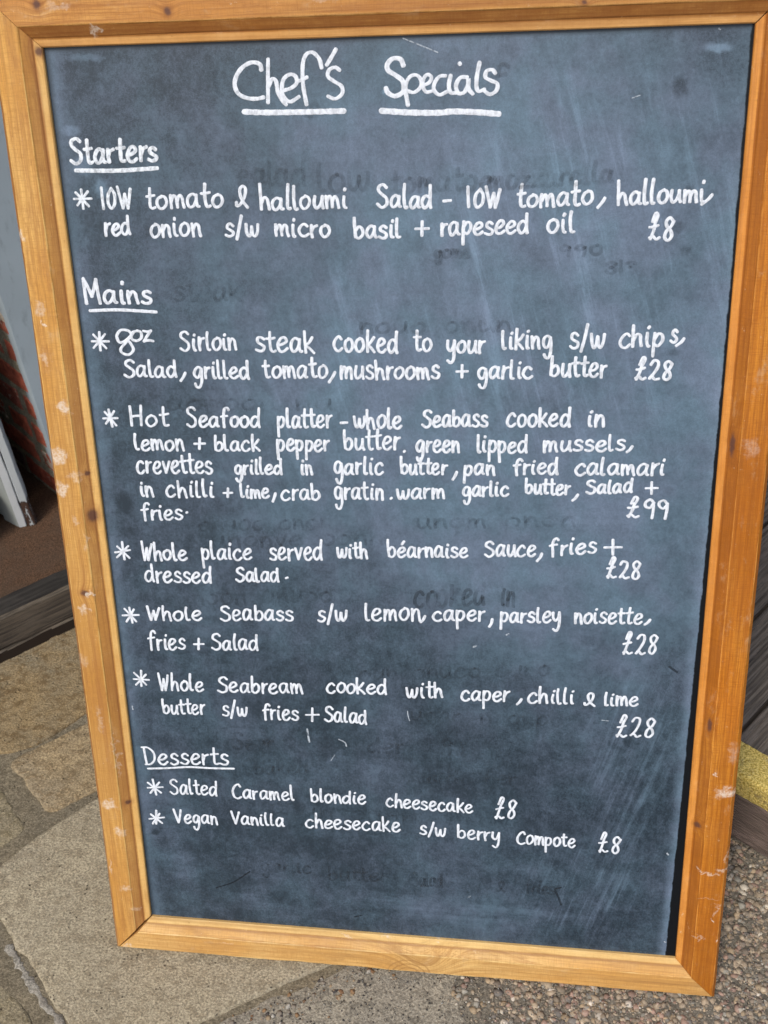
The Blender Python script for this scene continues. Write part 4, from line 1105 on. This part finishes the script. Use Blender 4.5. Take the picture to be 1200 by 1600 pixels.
class Ink:
    def __init__(s): s.v = []; s.f = []; s.z = 0.
    def stroke(s, pts, w, rnd, raw=False):
        w *= .001; P = crv([(x*.001, y*.001) for x, y in pts], .0011)
        n = len(P); base = len(s.v)
        T = []
        for i in range(n):
            d = P[min(n-1, i+1)]-P[max(0, i-1)]; l = np.linalg.norm(d); T.append(d/l if l > 1e-9 else np.array([1., 0.]))
        ph = rnd.uniform(0, 6); hw = w*.5*rnd.uniform(.93, 1.06)
        secs = []
        for a in (1.0, .92, .74, .42): secs.append((P[0]-T[0]*hw*a*.9, T[0], math.sqrt(max(0., 1-a*a))*.98+.03))
        for i in range(n): secs.append((P[i], T[i], 1.))
        for a in (.42, .74, .92, 1.0): secs.append((P[-1]+T[-1]*hw*a*.9, T[-1], math.sqrt(max(0., 1-a*a))*.98+.03))
        z0 = .00015+s.z
        for k, (p, t, wf) in enumerate(secs):
            nn = np.array([-t[1], t[0]])
            an = math.atan2(t[1], t[0])
            ww = hw*wf*(1+.10*math.sin(2*(an-.8))+.05*math.sin(k*.55+ph)+rnd.uniform(-.03, .03))
            zz = z0+k*1.2e-6
            s.v += [(*(p+nn*ww), zz-.0001), (*(p+nn*ww*.7), zz+.00010), (*(p-nn*ww*.7), zz+.00010), (*(p-nn*ww), zz-.0001)]
        for k in range(len(secs)-1):
            for q in range(3):
                a = base+k*4+q; s.f.append((a, a+1, a+5, a+4))
        s.z += .00005 if s.z < .0012 else -.0011
    def out(s, name, mat, parent, **props):
        if not s.v: return None
        return put(name, s.v, s.f, mat, parent, smooth=True, **props)
WS = 1.3333
def write(entry, seed, mat, name, parent, drop=0., label=None, wscale=1., single=None):
    text, x0, y0, x1, y1, xh, cap, w = entry
    r = random.Random(seed); ink = single or Ink()
    gap = .20; tot = 0.; pos = []
    for ch in text:
        pos.append(tot); tot += GL[ch][0]+gap
    tot -= gap
    sx = (x1-x0)/tot; wv_ = w*WS*wscale*(.79+.12*max(0., min(1., y0/900.)))
    inset_ = wv_*.35
    sx = (x1-x0-2*inset_)/tot
    for ch, px_ in zip(text, pos):
        ky = xh*(r.uniform(.93, 1.07)); ox = r.uniform(-.03, .03)*xh; oy = r.uniform(-.05, .05)*xh; sl = r.uniform(-.03, .07)
        if ch in CAPS and cap: ky = cap/1.7*(r.uniform(.97, 1.03))
        asc = max(cap, 1.22*xh)/xh if cap else 1.58
        kc = (asc-1)/.86
        for st in GL[ch][1]:
            q = []
            for (gx, gy) in st:
                X_ = (px_+gx+r.uniform(-.025, .025))*sx; gy2 = gy if (ch in CAPS or gy <= 1 or ch in '/é') else 1+(gy-1)*kc; Y_ = (gy2+r.uniform(-.025, .025))*ky
                t = X_/(x1-x0)
                q.append((x0+inset_+X_+ox+Y_*sl, y0+(y1-y0)*t+Y_+oy))
            if len(q) == 2 and math.dist(q[0], q[1]) < .1: continue
            ink.stroke(q, wv_, r)
    if single is None:
        p = {'label': label} if label else {}
        return ink.out(name, mat, parent, **p)
SHOW = {'1OW': 'low'}
for i, e in enumerate(WORDS):
    write(e, 100+i, smear if i in (0, 1) else chalk, 'handwritten_word', slate, label='white handwritten word "%s"' % SHOW.get(e[0], e[0]))
for nm, ss in TITLE:
    ink = Ink(); r = random.Random(hash(nm) % 7 if False else len(nm))
    for k, st in enumerate(ss): ink.stroke(st, (5.0 if k == 0 else 4.2), r)
    ink.out('handwritten_word', chalk, slate, label='large heading word "%s"' % ("Chef's" if nm == 'chef' else 'Specials'))
for k, (pts, w) in enumerate(UNDERLINES):
    ink = Ink(); ink.stroke(pts, w*WS*.82, random.Random(k+5)); ink.out('underline', smear if k == 2 else chalk, slate)
for k, (x, y, rr) in enumerate(STARS):
    ink = Ink(); r = random.Random(k+50)
    for a in (90, 48, 4, 135):
        a = math.radians(a+r.uniform(-7, 7)); l1 = rr*r.uniform(.85, 1.08); l2 = rr*r.uniform(.85, 1.08)
        j = (r.uniform(-.06, .06)*rr, r.uniform(-.06, .06)*rr)
        ink.stroke([(x+j[0]+math.cos(a)*l1*.92, y+j[1]+math.sin(a)*l1), (x+j[0]*.5, y+j[1]), (x+j[0]-math.cos(a)*l2*.92, y+j[1]-math.sin(a)*l2)], 2.35*WS, r)
    ink.out('asterisk', smear if k == 0 else chalk, slate)
# the first menu line also starts with a star of its own shape
for nm, ss in MARKS:
    ink = Ink()
    for st in ss: ink.stroke(st, 2.6*WS, random.Random(len(nm)))
    ink.out(nm, chalk, slate)
for k, ss in enumerate(PLUSES):
    ink = Ink()
    for st in ss: ink.stroke(st, 2.45*WS, random.Random(k))
    ink.out('plus_sign', chalk, slate)
ink = Ink()
for st in OUNCES: ink.stroke(st, 2.7*WS, random.Random(3))
ink.out('handwritten_word', chalk, slate, label='white handwritten "8oz" with its letters raised')
ink = Ink()
for st, w in FLECKS: ink.stroke(st, w*WS, random.Random(9))
ink.out('chalk_fleck', fleck_mat, slate, kind='stuff')
for st, w in DARKS:
    ink = Ink(); ink.stroke(st, w*WS, random.Random(9)); ink.out('dark_scuff', dark_mat, slate)
GH = []
for i, e in enumerate(GHOSTS):
    k = 0; n_ = len(e[0])
    for part in e[0].split(' '):
        a_, b_ = k/n_, (k+len(part))/n_; k += len(part)+1
        GH.append((i, (part, lerp(e[1], e[3], a_), lerp(e[2], e[4], a_), lerp(e[1], e[3], b_), lerp(e[2], e[4], b_), *e[5:])))
for i, e in GH:
    write(e, 400+i, ghost_mat if i < 10 else (faint_mat if i < 20 else vague_mat), 'wiped_word', slate, wscale=1.0)
